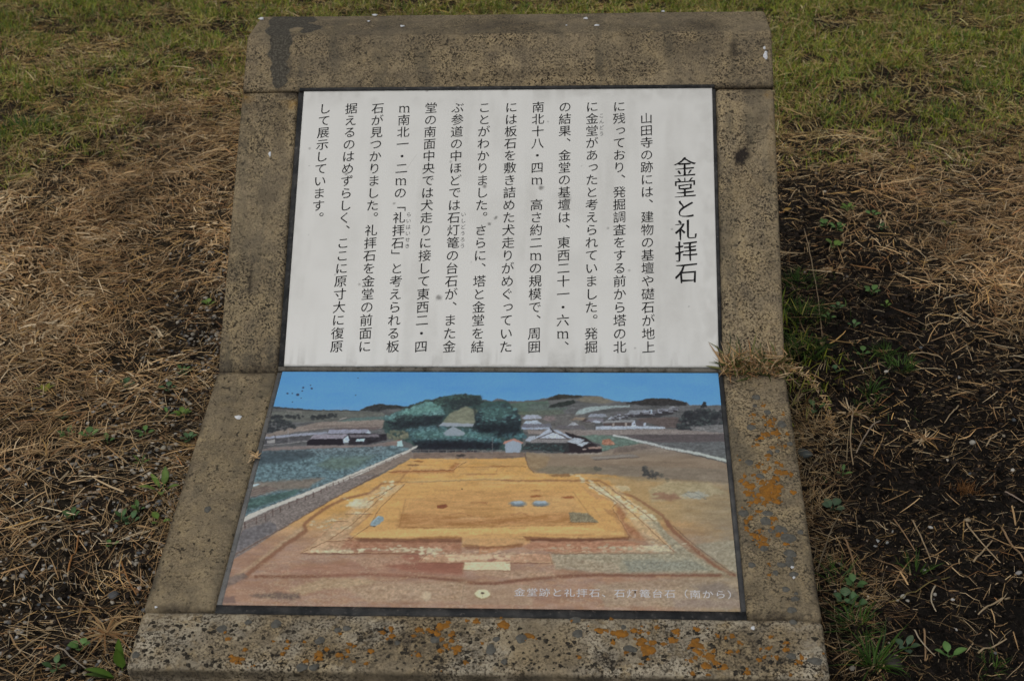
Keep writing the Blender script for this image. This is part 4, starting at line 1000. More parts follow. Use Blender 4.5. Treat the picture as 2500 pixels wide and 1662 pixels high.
    fill(Z(8, (1850, 960), (2100, 930), (2260, 1000), (2270, 1080), (2000, 1060)), (112, 104, 98), 8, 4, 162, .7, .2); fill(Z(8, (1700, 1080), (2280, 1080), (2290, 1160), (1700, 1150)), (122, 108, 106), 6, 3, 163, .5, .2)
    ell(*Z(8, (1185, 1070))[0], 9, 4.5, (150, 128, 106), .9, .3, 7); ell(*Z(8, (1190, 1068))[0], 5, 2.4, (110, 88, 76), .9, .3, 8)
    fill(Z(8, (400, 1020), (700, 1040), (700, 1100), (500, 1090)), (128, 98, 82), 5, 3, 164, .5)
    # roughen every outline a little and blend, as ink dots and lens do
    wx = (noise(7, 6, 401, 2) - .5) * 2; wy = (noise(7, 6, 405, 2) - .5) * 2
    amp = .5 + 1.0 * ss(1110, 1150, yy)
    ix = np.clip(xx - x0_ + wx * amp, 0, PW - 1).astype(int); iy = np.clip(yy - y0_ + wy * amp * .6, 0, PH - 1).astype(int)
    w2 = img[iy, ix]; e_ = np.pad(w2, ((1, 1), (1, 1), (0, 0)), mode='edge')
    bl = (e_[:-2, 1:-1] + e_[2:, 1:-1] + e_[1:-1, :-2] + e_[1:-1, 2:] + 2 * w2) / 6
    img[:] = .35 * w2 + .65 * bl
    fine = (noise(4.5, 2.2, 411, 3) - .5) * ss(1110, 1140, yy)
    img[:] = img * (1 + fine * .15)[..., None]
    # stone chips and grit over the dug ground
    g1 = np.clip((noise(3.2, 2.2, 171, 2) - .52) * 5, 0, 1) * ss(1390, 1440, yy) * .32
    g2 = np.clip((noise(3.6, 2.4, 175, 2) - .55) * 5, 0, 1) * ss(1300, 1345, yy) * ss(.45, .6, noise(60, 20, 177)) * .3
    g = np.maximum(g1 * ss(.38, .58, noise(70, 24, 178)), g2)[..., None]
    g = g * ss(560, 640, xx + (yy - 1400) * .6)[..., None]
    img[:] = img * (1 - g) + np.array([186, 166, 130.]) * g
    up = ss(1125, 1085, yy) * ss(978, 992, yy + (noise(30, 30, 195) - .5) * 10)
    up = (up * ss(10, 26, np.abs(img - np.array([80, 135, 187.])).sum(2)))[..., None]
    g0 = (img * np.array([.30, .59, .11])).sum(2, keepdims=True)
    up = up * (1 - .7 * (ss(930, 950, xx) * ss(1300, 1280, xx))[..., None])
    img[:] = img * (1 - .42 * up) + (g0 * np.array([.98, 1.0, 1.04])) * .42 * up
    img[:] = img * (1 + up * ((noise(3.2, 2.0, 193, 3) - .5) * .32)[..., None])
    # fly specks in the sky, general fine grain
    for (a, b, rr) in ((475, 228, 2.3), (395, 220, 2), (340, 287, 3), (242, 276, 1.8), (290, 275, 1.5), (465, 198, 1.3), (385, 252, 1.5), (375, 320, 1.2), (290, 358, 1.2), (920, 127, 1.2), (897, 293, 1.2)):
        ell(*Z(5, (a, b))[0], rr * 1.3, rr, (44, 52, 70), .9, .4, a)
    ell(*Z(7, (2102, 118))[0], 2, 1.6, (50, 40, 34), .9)
    img[:] = img * (1 + ((noise(2.2, 1.8, 191, 2) - .5) * .10)[..., None])
    lum = (img * np.array([.30, .59, .11])).sum(2, keepdims=True)
    warm = ss(8, 40, img[..., :1] - img[..., 2:]) * ss(95, 142, lum)
    img[:] = lum + (img - lum) * (1 - .23 * warm) + np.array([1, 2, 1.]) * warm
    return img.clip(0, 255)

PAINT = paint()
PK = 0.545      # printed albedo for a pixel value of 1.0, from how bright the white plate shows
def photo_col(V):
    qx, qy = project(V)
    fx = np.clip(qx - x0_, 0, PW - 2); fy = np.clip(qy - y0_, 0, PH - 2)
    ix, iy = fx.astype(int), fy.astype(int); ax, ay = (fx - ix)[:, None], (fy - iy)[:, None]
    c = PAINT[iy, ix] * (1 - ax) * (1 - ay) + PAINT[iy, ix + 1] * ax * (1 - ay) + PAINT[iy + 1, ix] * (1 - ax) * ay + PAINT[iy + 1, ix + 1] * ax * ay
    return np.clip(lin(*[c[:, k] for k in range(3)]).T / PK, 0, .85)
photo_panel = slab('photo_panel', 'l', -.3065, .3070, .0008, .4262, -.0012, -.0115, M['print'], sign, nx=860, ny=600, colfn=photo_col)
cap = '金堂跡と礼拝石、石灯篭台石（南から）'
cx, cs = onplane(1257 - 2, 1443, False); ex, es = onplane(1779, 1449, False)
pitch = (ex - cx) / (len(cap) - .9)
it = []
for k, ch in enumerate(cap):
    gx = cx + pitch * (k + .45)
    it.append((ch, gx, -(cs + (es - cs) * k / 17), pitch * .92, ''))
letters('caption_lettering', it, 'l', -.0009, M['caption'], photo_panel, thin=(-.5, -.3), slant=.05, brush=0)
bpy.data.objects.remove(fo)

# --- lichens and bird lime on the stones (sub-parts)
def patches(name, spots, parent, mat, seed=0, thick=.0007, kind=None, wob=1.0):
    """spots: (px, py, size px, plane); thin domed irregular crusts lying on the stone"""
    rr = np.random.default_rng(seed); Vs, Fs, nb = [], [], 0
    K = 22
    for (px, py, r, pl) in spots:
        x, s = onplane(px, py, pl == 'u')
        rad = r * .00056
        th = np.linspace(0, 2 * math.pi, K, endpoint=False)
        f = 1 + wob * (.24 * np.sin(th * 2 + rr.random() * 6) * rr.random() + .16 * np.sin(th * 3 + rr.random() * 6) + .12 * np.sin(th * 5 + rr.random() * 6) + .22 * (rr.random(K) - .5))
        rx = rad * (.85 + .4 * rr.random()); ry = rad * (.75 + .35 * rr.random())
        X = x + np.cos(th) * f * rx; Y = s + np.sin(th) * f * ry
        fn = P3u if pl == 'u' else P3l
        hgt = thick * (.8 + .5 * rr.random())
        rim = [fn(a, b, .0001) for a, b in zip(X, Y)]
        mid = [fn(x + (a - x) * .8, s + (b - s) * .8, .0006 + hgt) for a, b in zip(X, Y)]
        V = np.array(rim + mid + [fn(x, s, .0006 + hgt)])
        j = np.arange(K); j2 = (j + 1) % K
        q = np.stack([j, j2, j2 + K, j + K], 1); t = np.stack([j + K, j2 + K, np.full(K, 2 * K)], 1)
        if pl != 'u': q = q[:, ::-1]; t = t[:, ::-1]
        Fs.append((q + nb, t + nb)); Vs.append(V); nb += len(V)
    o = mk(name, np.vstack(Vs), [np.vstack([f[0] for f in Fs]), np.vstack([f[1] for f in Fs])], mat, parent, smooth=True)
    if kind: o['kind'] = kind
    return o

def cluster(rr, cx, cy, n, sx, sy, r0, r1, pl='l'):
    return [(cx + rr.normal() * sx, cy + rr.normal() * sy, r0 + (r1 - r0) * rr.random() ** 1.8, pl) for _ in range(n)]
rr = np.random.default_rng(21)
def z5(x, y): return 250 + x / 3.37, 1260 + y / 3.37
def z6(x, y): return 900 + x / 3.37, 1260 + y / 3.37
def z7(x, y): return 1500 + x / 3.37, 1260 + y / 3.37
def z4(x, y): return 1500 + x / 3.267, 780 + y / 3.267
so_ = []
for f, L_ in ((z5, [(1090, 1175, 32), (1130, 1205, 12), (1175, 1095, 18), (1030, 1010, 18), (1010, 955, 12), (1525, 1030, 15), (1515, 1085, 16), (1485, 1130, 22), (1675, 1190, 22), (1780, 1130, 28), (1785, 1170, 24), (1845, 1090, 20), (1950, 1140, 26),
                    (2020, 1105, 16), (2035, 1050, 14), (2070, 1070, 12), (2070, 1195, 14), (2170, 1210, 15), (2205, 1105, 20), (2305, 955, 17), (2010, 1155, 12), (1215, 1250, 14), (965, 1265, 10), (1270, 1280, 30), (1665, 1035, 10), (1960, 965, 10), (1410, 1030, 8), (740, 1250, 8)]),
              (z6, [(605, 905, 42), (415, 935, 28), (490, 930, 18), (185, 925, 24), (195, 985, 26), (115, 955, 18), (560, 965, 26), (520, 950, 20), (685, 970, 26), (600, 1010, 22), (685, 1025, 20), (635, 1065, 20), (585, 1105, 20), (730, 1085, 32), (880, 865, 24), (805, 860, 12), (1105, 890, 42), (1130, 900, 26),
                    (1320, 980, 28), (410, 1140, 24), (375, 985, 14), (795, 1200, 20), (20, 1110, 20), (1735, 1160, 18), (1900, 940, 34), (2015, 955, 22), (2060, 965, 32), (2110, 960, 28), (2185, 940, 26), (2240, 1030, 34), (2300, 1100, 40), (2260, 1090, 24), (2010, 1040, 18), (2115, 1120, 12), (935, 1045, 10), (610, 1275, 14), (1995, 845, 12), (1670, 860, 12), (2230, 960, 14), (1960, 940, 12)]),
              (z7, [(60, 965, 40), (20, 960, 30), (165, 940, 26), (225, 1030, 32), (285, 1090, 40), (310, 1110, 26), (260, 1130, 24), (505, 945, 28), (480, 1020, 34), (520, 960, 22), (680, 935, 24), (660, 920, 14), (665, 1030, 28), (690, 1065, 36), (640, 1060, 22), (695, 1120, 32), (660, 1100, 22), (780, 1155, 32), (755, 1230, 36), (830, 1205, 24), (905, 1240, 26),
                    (665, 1165, 20), (625, 1190, 18), (970, 985, 20), (1025, 1035, 16), (950, 1115, 20), (915, 1000, 14), (1190, 1180, 20), (1235, 1160, 12), (1335, 1160, 20), (1515, 1195, 20), (1540, 1160, 22), (1410, 1095, 22), (1420, 1040, 14), (1285, 990, 14), (1450, 1305, 16), (1095, 1285, 22), (640, 1290, 18), (1010, 1115, 14), (400, 1050, 18), (345, 915, 16), (280, 960, 14), (215, 1215, 12), (90, 1120, 14), (850, 985, 12), (1720, 1130, 8), (1205, 1090, 10), (610, 1085, 14), (1270, 1085, 18)])):
    for (x, y, r) in L_:
        if y > 815 or f is not z7: so_.append((*f(x, y), r / 3.37 * .92, 'l'))
for (x, y, r, p) in list(so_): so_ += cluster(rr, x, y, 3, r * 1.2, r * .7, .9, r * .62)
so_ = [q for q in so_ if 1508 < q[1] < 1625 + (q[0] - 305) * .0165]
patches('orange_lichen', so_, sill, M['orange'], 1, kind='stuff')
sr = []
for (x, y, r) in [(1285, 905, 34), (1210, 915, 26), (1240, 820, 26), (1140, 1000, 18), (1175, 945, 18), (1225, 1085, 26), (1260, 1020, 18), (965, 1110, 18), (1200, 1215, 26), (1300, 1215, 34), (1350, 1225, 30), (1290, 1265, 24), (1145, 1170, 22), (1085, 1330, 36), (1050, 1310, 30), (1180, 1300, 30), (1240, 1340, 44), (1210, 1380, 44), (1280, 1360, 36), (1230, 1415, 36), (1190, 1350, 34),
                  (1290, 1400, 28), (1060, 1385, 30), (1140, 1445, 34), (1290, 1450, 30), (1200, 1460, 28), (1005, 1290, 20), (1010, 1480, 24), (1150, 1530, 22), (1410, 1235, 18), (1430, 1380, 20), (1110, 760, 18), (1190, 780, 16), (1280, 800, 14), (1185, 690, 14), (1345, 760, 14), (1250, 850, 18), (1380, 915, 14), (1100, 835, 14), (1360, 1010, 14), (1330, 1160, 16), (1290, 1140, 14), (1110, 1240, 16), (1260, 1290, 28), (1320, 1330, 26), (1160, 1395, 26), (1090, 1460, 16), (1430, 1110, 12), (1040, 1250, 14)]:
    sr.append((*z4(x, y), r / 3.267 * .95, 'l'))
for (x, y, r) in [(1115, 15, 18), (1310, 20, 24), (1085, 45, 26), (1300, 95, 22), (1085, 95, 18), (1165, 165, 32), (1140, 150, 24), (1235, 190, 26), (1230, 230, 30), (1200, 215, 20), (1350, 155, 24), (1410, 230, 20), (1060, 280, 20), (1050, 120, 14), (1270, 390, 12), (1275, 485, 14), (1190, 120, 14)]:
    sr.append((*z7(x, y), r / 3.37 * .9, 'l'))
for (x, y, r, p) in list(sr): sr += cluster(rr, x, y, 4, r * 1.2, r * .9, .8, r * .6)
sr = [q for q in sr if 940 < q[1] < 1495 and abs(onplane(q[0], q[1], False)[0] - .356) < .036]
patches('orange_lichen', sr, rl, M['orange'], 2, kind='stuff')
sg = [(*z5(x, y), r / 3.37, 'l') for x, y, r in [(985, 925, 36), (1430, 885, 40), (1200, 870, 22), (1790, 1020, 36), (1935, 935, 26), (2010, 920, 26), (1640, 1240, 36), (1740, 1240, 34), (275, 1140, 30)]] + \
     [(*z6(x, y), r / 3.37, 'l') for x, y, r in [(545, 1015, 34), (1005, 1095, 42), (1255, 1005, 42), (1720, 965, 40), (1115, 1195, 24), (235, 1040, 22), (1700, 850, 36), (1050, 1010, 26), (2150, 1090, 40), (2095, 915, 14)]] + \
     [(*z7(x, y), r / 3.37, 'l') for x, y, r in [(1455, 1150, 32), (1650, 1190, 40), (1470, 870, 30), (75, 910, 22)]]
patches('grey_lichen', [q for q in sg if q[1] > 1508], sill, M['greyl'], 3, kind='stuff', wob=.45)
sg = [(*z4(x, y), r / 3.267, 'l') for x, y, r in [(1335, 835, 34), (1130, 620, 34), (1220, 740, 30), (1090, 860, 32), (1075, 1140, 34), (1240, 1060, 22), (1160, 1250, 30), (1030, 1545, 34), (1220, 1545, 36), (1400, 990, 22), (1300, 1050, 18), (1120, 690, 20)]] + \
     [(*z7(x, y), r / 3.37, 'l') for x, y, r in [(1245, 40, 44), (1370, 110, 44), (1430, 180, 48), (1295, 120, 28), (1530, 130, 24), (1230, 265, 30), (1445, 305, 42), (1130, 400, 30), (1375, 400, 32), (1445, 390, 34), (1325, 465, 26), (1475, 475, 26), (1410, 600, 32), (1485, 680, 30), (1460, 770, 30), (1495, 635, 14), (1440, 350, 28)]]
patches('grey_lichen', [q for q in sg if 940 < q[1] < 1495 and abs(onplane(q[0], q[1], False)[0] - .356) < .038], rl, M['greyl'], 4, kind='stuff', wob=.45)
patches('grey_lichen', [(507, 1243, 9, 'l')], ll, M['greyl'], 5, wob=.4)
sb = []
for k in range(800):
    px = 320 + 1690 * rr.random(); py = 1515 + 110 * rr.random() + (px - 305) * .017
    if rr.random() < .35 + .65 * ss(.4, .6, fbm(np.array([px / 130]), np.array([py / 60]), None, 77, 2))[0]:
        sb.append((px, py, 1.3 + 4.6 * rr.random() ** 3, 'l'))
sb = [q for q in sb if 1512 < q[1] < 1622 + (q[0] - 305) * .0165]
patches('black_lichen', sb, sill, M['blackl'], 6, thick=.0003, kind='stuff')
# bird lime: each splash is a piece of its own on its stone
def lime(px, py, rx, ry, pl, parent, seed, top=False):
    rr = np.random.default_rng(seed); K = 16; th = np.linspace(0, 2 * math.pi, K, endpoint=False)
    f = 1 + .14 * np.sin(th * 3 + rr.random() * 6) + .10 * np.sin(th * 5 + rr.random() * 6) + .12 * (rr.random(K) - .5)
    V = []
    for sc, hgt in ((1, .0003), (.75, .0012)):
        for a, g in zip(th, f):
            qx, qy = px + math.cos(a) * g * rx * sc * .8, py + math.sin(a) * g * ry * sc * .8
            if top:
                v = ROT.T @ np.array([(qx - 1250) / FPX, (qy - 831) / FPX, 1.0]); k = (.5528 + hgt - CAM[2]) / v[2]; V.append(CAM + k * v)
            else:
                x, s = onplane(qx, qy, pl == 'u'); V.append((P3u if pl == 'u' else P3l)(x, s, hgt + .0004))
    V = np.array(V); V = np.vstack([V, V[K:].mean(0)])
    j = np.arange(K); j2 = (j + 1) % K
    mk('bird_dropping', V, [np.stack([j, j2, j2 + K, j + K], 1)[:, ::-1], np.stack([j + K, j2 + K, np.full(K, 2 * K)], 1)[:, ::-1]], M['lime'], parent, smooth=True)
for k, (px, py, rx, ry, pl, par, top) in enumerate([(638, 46, 8, 4.5, 'u', beam, True), (915, 37, 9, 3.2, 'u', beam, True), (900, 52, 5, 2.4, 'u', beam, True), (982, 64, 7, 3, 'u', beam, True), (1430, 45, 7, 3.4, 'u', beam, True), (1619, 28, 6, 2.6, 'u', beam, True),
        (1457, 62, 8, 3, 'u', beam, True), (1383, 62, 3, 2, 'u', beam, True), (1869, 136, 6.5, 13, 'u', beam, False), (1866, 118, 4, 5, 'u', beam, False), (659, 377, 4, 8, 'u', lp, False), (582, 1019, 11, 6, 'l', ll, False), (1838, 1533, 6.5, 6, 'l', sill, False),
        (1934, 1385, 5.5, 3.5, 'l', rl, False), (1938, 1410, 4.5, 3.5, 'l', rl, False), (381, 1482, 4.5, 3, 'l', ll, False)]):
    lime(px, py, rx, ry, pl, par, k + 5, top)
#ENDSIGN

# ------------------------------------------------------------------ ground
def interp(tab, xs, ys, px, py):
    tab = np.array(tab, float); xs = np.array(xs, float); ys = np.array(ys, float)
    px = np.clip(px, xs[0], xs[-1]); py = np.clip(py, ys[0], ys[-1])
    i = np.clip(np.searchsorted(xs, px) - 1, 0, len(xs) - 2); j = np.clip(np.searchsorted(ys, py) - 1, 0, len(ys) - 2)
    u = (px - xs[i]) / (xs[i + 1] - xs[i]); v = (py - ys[j]) / (ys[j + 1] - ys[j])
    return tab[j, i] * (1 - u) * (1 - v) + tab[j, i + 1] * u * (1 - v) + tab[j + 1, i] * (1 - u) * v + tab[j + 1, i + 1] * u * v
GXS = [0, 150, 300, 450, 600, 1850, 2000, 2150, 2300, 2500]
GYS = [-200, 0, 150, 300, 450, 600, 750, 900, 1050, 1200, 1400, 1662]
STRAW = [[.55, .55, .55, .55, .55, .5, .5, .5, .5, .5],
         [.55, .55, .55, .55, .55, .5, .5, .5, .5, .5],
         [.75, .70, .75, .70, .70, .55, .55, .55, .55, .55],
         [.40, .40, .85, 1.0, .95, .80, .70, .70, .70, .65],
         [.90, .95, 1.0, 1.0, 1.0, .16, .34, .85, 1.0, 1.0],
         [1.0, 1.0, 1.0, .85, .55, .20, .24, .42, .85, 1.0],
         [1.0, 1.0, .90, .52, .26, .14, .15, .17, .30, .85],
         [1.0, .95, .80, .40, .16, .10, .10, .12, .13, .22],
         [.90, .65, .38, .22, .14, .10, .10, .10, .10, .12],
         [.60, .36, .25, .18, .12, .10, .10, .10, .10, .10],
         [.30, .28, .30, .25, .18, .20, .14, .11, .10, .12],
         [.28, .26, .22, .18, .18, .26, .18, .15, .14, .14]]
GREEN = [[1, 1, 1, 1, 1, 1, 1, 1, 1, 1],
         [1, 1, .9, 1, 1, 1, 1, 1, 1, 1],
         [.65, .6, .6, .6, .55, .95, .9, .9, .9, .9],
         [.9, .9, .35, .12, .25, .55, .55, .45, .6, .6],
         [.2, .08, .04, .03, .06, .06, .02, .02, .02, .03],
         [.01, .01, .01, .02, .04, .05, .05, .04, .02, .01],
         [.01, .01, .01, .03, .06, .45, .22, .05, .04, .02],
         [.01, .01, .02, .06, .14, .60, .30, .16, .10, .08],
         [.01, .01, .02, .05, .05, .12, .12, .12, .08, .05],
         [.02, .02, .03, .05, .05, .08, .08, .05, .04, .04],
         [.03, .03, .04, .05, .05, .16, .10, .06, .05, .05],
         [.05, .05, .06, .06, .08, .18, .14, .10, .08, .08]]
SOIL = [[.2] * 10, [.2] * 10, [.25, .2, .2, .2, .25, .25, .25, .25, .25, .25], [.3, .3, .25, .2, .25, .5, .4, .3, .3, .3],
        [.15, .1, .1, .1, .15, 1, .8, .3, .1, .1], [.1, .1, .1, .25, .6, .9, .85, .7, .3, .1], [.1, .15, .25, .5, .8, 1, 1, 1, .9, .3],
        [.15, .3, .4, .6, .8, 1, 1, 1, 1, .9], [.2, .4, .55, .6, .6, 1, 1, 1, 1, 1], [.4, .5, .6, .6, .6, 1, 1, 1, 1, 1], [.6, .65, .7, .7, .7, 1, 1, 1, 1, 1], [.7, .75, .8, .8, .8, 1, 1, 1, 1, 1]]
def zone(tab, x, y, jit=46, seed=0):
    px, py = project(np.column_stack([x, y, np.zeros(len(x))]))
    jx = (fbm(x * 7, y * 7, None, 301 + seed, 3) - .5) * 2 * jit * 2; jy = (fbm(x * 7, y * 7, None, 401 + seed, 3) - .5) * 2 * jit * 1.4
    return interp(tab, GXS, GYS, px + jx, py + jy)
def ground_z(x, y):
    z = (fbm(x * 5, y * 5, None, 11, 3) - .5) * .030 + (fbm(x * 28, y * 28, None, 12, 3) - .5) * .014 + (fbm(x * 70, y * 70, None, 13, 2) - .5) * .011
    return z - .006 + .05 * ss(3.5, 12, np.hypot(x, y - .5)) * (fbm(x * .4, y * .4, None, 14, 2) - .5)
def axis(lo, hi, step, far):
    core = np.arange(lo, hi + step / 2, step); out = [core]
    d = step; a = core[-1]; up = []
    while a < far: d *= 1.16; a += d; up.append(a)
    d = step; a = core[0]; dnl = []
    while a > -far: d *= 1.16; a -= d; dnl.append(a)
    return np.concatenate([dnl[::-1], core, up])
gx = axis(-1.8, 1.5, .0075, 90); gy = axis(-.85, 2.7, .0075, 90)
Xg, Yg = np.meshgrid(gx, gy); gxv, gyv = Xg.ravel(), Yg.ravel()
gz = ground_z(gxv, gyv)
so2 = zone(SOIL, gxv, gyv)
near = ss(3.6, 2.6, np.hypot(gxv, gyv - .8))
tone = fbm(gxv * 18, gyv * 18, None, 15, 3)
c_dark = np.array([.020, .0165, .0135]); c_brown = np.array([.060, .046, .030]); c_far = np.array([.105, .095, .040])
gc_ = c_brown + (c_dark - c_brown) * so2[:, None]
gc_ = gc_ * (.7 + .6 * tone)[:, None]
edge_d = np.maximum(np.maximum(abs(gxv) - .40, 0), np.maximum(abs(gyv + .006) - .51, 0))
gc_ = gc_ * (.55 + .45 * ss(0, .05, edge_d))[:, None]          # contact shade round the foot of the stones, painted into the soil colour
left_soil = ss(-.25, -.40, gxv)[:, None]
gc_ = gc_ * (1 + .55 * left_soil * so2[:, None])
far_t = fbm(gxv * 3, gyv * 3, None, 16, 4)[:, None]
gfar = c_far * (.75 + .5 * far_t) + np.array([.05, .03, .015]) * ss(.45, .65, fbm(gxv * 1.3, gyv * 1.3, None, 17, 3))[:, None]
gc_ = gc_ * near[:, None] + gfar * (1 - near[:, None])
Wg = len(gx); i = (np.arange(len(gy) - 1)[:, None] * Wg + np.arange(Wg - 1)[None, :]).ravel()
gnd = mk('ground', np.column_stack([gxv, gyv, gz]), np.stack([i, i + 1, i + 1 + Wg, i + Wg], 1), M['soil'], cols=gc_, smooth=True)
tag(gnd, kind='structure')

def clear_of_sign(x, y, m=0.0):
    return ~((abs(x) < .403 + m) & (y > -.52 - m) & (y < .505 + m))

def ribbons(x, y, z, head, length, width, e0, e1, curl, col, roll, seg=3, tipw=.25, basew=.8, zmin=True):
    """many thin leaf blades as one vertex soup: returns V, F, colours"""
    n = len(x)
    P = np.zeros((n, seg + 1, 3)); P[:, 0] = np.column_stack([x, y, z])
    T = np.zeros((n, seg + 1, 3))
    for k in range(seg + 1):
        t = k / seg
        h = head + curl * t; e = e0 + (e1 - e0) * t
        T[:, k] = np.column_stack([np.cos(h) * np.cos(e), np.sin(h) * np.cos(e), np.sin(e)])
        if k: P[:, k] = P[:, k - 1] + (T[:, k] + T[:, k - 1]) * .5 * (length / seg)[:, None]
    if zmin:
        g = ground_z(P[:, :, 0].ravel(), P[:, :, 1].ravel()).reshape(n, seg + 1)
        P[:, :, 2] = np.maximum(P[:, :, 2], g + .0012)
    side = np.stack([-np.sin(head), np.cos(head), np.zeros(n)], 1)[:, None, :] * np.ones((1, seg + 1, 1))
    upv = np.cross(T, side)
    S_ = side * np.cos(roll)[:, None, None] + upv * np.sin(roll)[:, None, None]
    tt = np.linspace(0, 1, seg + 1)
    prof = np.where(tt < .45, basew + (1 - basew) * tt / .45, 1 - (1 - tipw) * ((tt - .45) / .55) ** 1.5)
    off = S_ * (width[:, None] * prof[None, :] * .5)[:, :, None]
    V = np.stack([P - off, P + off], 2).reshape(-1, 3)
    base = (np.arange(n) * (seg + 1) * 2)[:, None]; k = np.arange(seg)[None, :] * 2
    F = np.stack([base + k, base + k + 1, base + k + 3, base + k + 2], 2).reshape(-1, 4)
    C = np.repeat(col, (seg + 1) * 2, 0)
    return V, F, C

PAL_STRAW = np.array([1.02, .95, .88]) * np.array([[.62, .45, .25], [.52, .36, .19], [.42, .28, .145], [.32, .20, .105], [.70, .56, .36], [.58, .39, .16], [.46, .25, .115], [.24, .15, .08], [.76, .64, .44]])
PAL_GREEN = 1.38 * np.array([[.235, .265, .026], [.195, .245, .026], [.30, .305, .050], [.125, .200, .028], [.38, .35, .105], [.095, .165, .034]])
def sample(n, x0, x1, y0, y1): return x0 + rng.random(n) * (x1 - x0), y0 + rng.random(n) * (y1 - y0)
def in_view(x, y, m=90):
    px, py = project(np.column_stack([x, y, np.zeros(len(x))]))
    q = (np.column_stack([x, y, np.zeros(len(x))]) - CAM) @ ROT.T
    return (q[:, 2] > .3) & (px > -m) & (px < 2500 + m) & (py > -m - 60) & (py < 1662 + m * 1.6)

def scatter(n, dens_fn, side_share=.30, box=(-2.4, 2.0, -.85, 3.2)):
    x, y = sample(n, *box)
    d = dens_fn(x, y)
    v = in_view(x, y)
    keep = (rng.random(n) < d * np.where(v, 1, side_share)) & clear_of_sign(x, y)
    return x[keep], y[keep]

# dry straw, a mat of lying blades
def straw_mesh(N0, dens, lmin, lmax, wmin, wmax, lift, palw, zspan, box=(-2.4, 2.0, -.85, 3.2), gain=1.0, curl=.28):
    x, y = scatter(N0, dens, box=box)
    n = len(x)
    sden = zone(STRAW, x, y)
    g = ground_z(x, y)
    mound = ss(.35, .75, fbm(x * 9, y * 9, None, 21, 2))
    z = g + rng.random(n) ** 1.2 * zspan * (.25 + .75 * sden) * (.55 + .9 * mound)
    # combed a little by the rake: direction field plus scatter
    fld = fbm(x * 4, y * 4, None, 23, 2) * 7
    head = np.where(rng.random(n) < .45, fld + rng.normal(0, .5, n), rng.random(n) * 6.283)
    ln = lmin + (lmax - lmin) * rng.random(n) ** 2.0
    wd = wmin + (wmax - wmin) * rng.random(n) ** 2.4
    e0 = rng.normal(.05, lift, n); e1 = e0 - np.abs(rng.normal(.12, .25, n))
    col = PAL_STRAW[rng.choice(len(PAL_STRAW), n, p=palw)] * (.72 + .5 * rng.random((n, 1)))
    patch = fbm(x * 6, y * 6, None, 25, 3)[:, None]
    green = np.clip(zone(GREEN, x, y, 40, 3), 0, 1)[:, None] * (.35 + .65 * rng.random((n, 1)))
    col = col * (1.06 - .02 * green) * (1 + np.array([-.06, .12, -.22]) * green)
    col = col * (.42 + 1.08 * patch) * (1 + np.array([.06, 0, -.08]) * (fbm(x * 11, y * 11, None, 26, 2)[:, None] - .5) * 2)
    depth = ((z - g) / (zspan + 1e-6))[:, None]
    return ribbons(x, y, z, head, ln, wd, e0, e1, rng.normal(0, curl, n), col * gain, rng.normal(0, .55, n))
palw = np.array([.20, .22, .16, .10, .10, .07, .05, .05, .05]); palw /= palw.sum()
sets = []
sets.append(straw_mesh(700000, lambda x, y: .85 * np.clip(zone(STRAW, x, y) * 1.12 - .12, 0, 1) * (.50 + .50 * ss(.36, .56, fbm(x * 6.5, y * 6.5, None, 27, 4))) * (1 - .32 * zone(GREEN, x, y, 40, 3) * ss(.32, .60, fbm(x * 13, y * 13, None, 43, 3))), .012, .058, .0006, .0017, .16, palw, .022))
sets.append(straw_mesh(60000, lambda x, y: .50 * np.clip(zone(STRAW, x, y), 0, 1), .030, .095, .0012, .0030, .14, palw, .024))
# loose straws over bare soil
pl2 = np.array([.22, .16, .10, .06, .20, .06, .04, .04, .12]); pl2 /= pl2.sum()
# broad bleached leaves in the litter at the left
sets.append(straw_mesh(60000, lambda x, y: .5 * (x < 0) * ss(.45, .8, zone(STRAW, x, y)) * ss(.40, .62, fbm(x * 7, y * 7, None, 29, 3)), .012, .036, .0020, .0042, .22, np.array([.22, .12, .04, .02, .28, .06, .02, .02, .22]), .024, box=(-1.6, -.4, -.6, 1.1), gain=.95))
sets.append(straw_mesh(44000, lambda x, y: .55 * ss(.55, .12, zone(STRAW, x, y)) * (.25 + .9 * ss(.35, .65, fbm(x * 8, y * 8, None, 31, 3))), .008, .062, .0004, .0012, .10, pl2, .006, box=(-1.3, 1.5, -.65, 1.3), gain=.80))
sets.append(straw_mesh(70000, lambda x, y: .6 * ss(.3, .9, zone(SOIL, x, y)) * (.12 + .95 * ss(.38, .62, fbm(x * 9, y * 9, None, 36, 3))), .006, .034, .0003, .0007, .16, np.array([.10, .12, .18, .22, .06, .08, .10, .10, .04]), .005, box=(-1.25, 1.5, -.65, 1.4), gain=.55, curl=.7))
sets.append(straw_mesh(7000, lambda x, y: .8 * ss(-.54, -.43, x) * (.3 + .9 * ss(.4, .6, fbm(x * 12, y * 12, None, 38, 2))), .015, .060, .0004, .0010, .30, pl2, .016, box=(-.56, -.405, -.55, .45), gain=.7))
# hair-thin brown fibres along the foot of the right side stone
sets.append(straw_mesh(9000, lambda x, y: .8 * ss(.54, .43, x) * (.3 + .9 * ss(.4, .6, fbm(x * 12, y * 12, None, 37, 2))), .015, .070, .0004, .0009, .25, pl2, .016, box=(.405, .56, -.55, .30), gain=.7))
sets.append(straw_mesh(5200, lambda x, y: .8 * (x < 0) * ss(.7, .3, zone(STRAW, x, y)), .020, .090, .0005, .0012, .12, pl2, .010, box=(-1.2, -.4, -.65, .5), gain=.85))
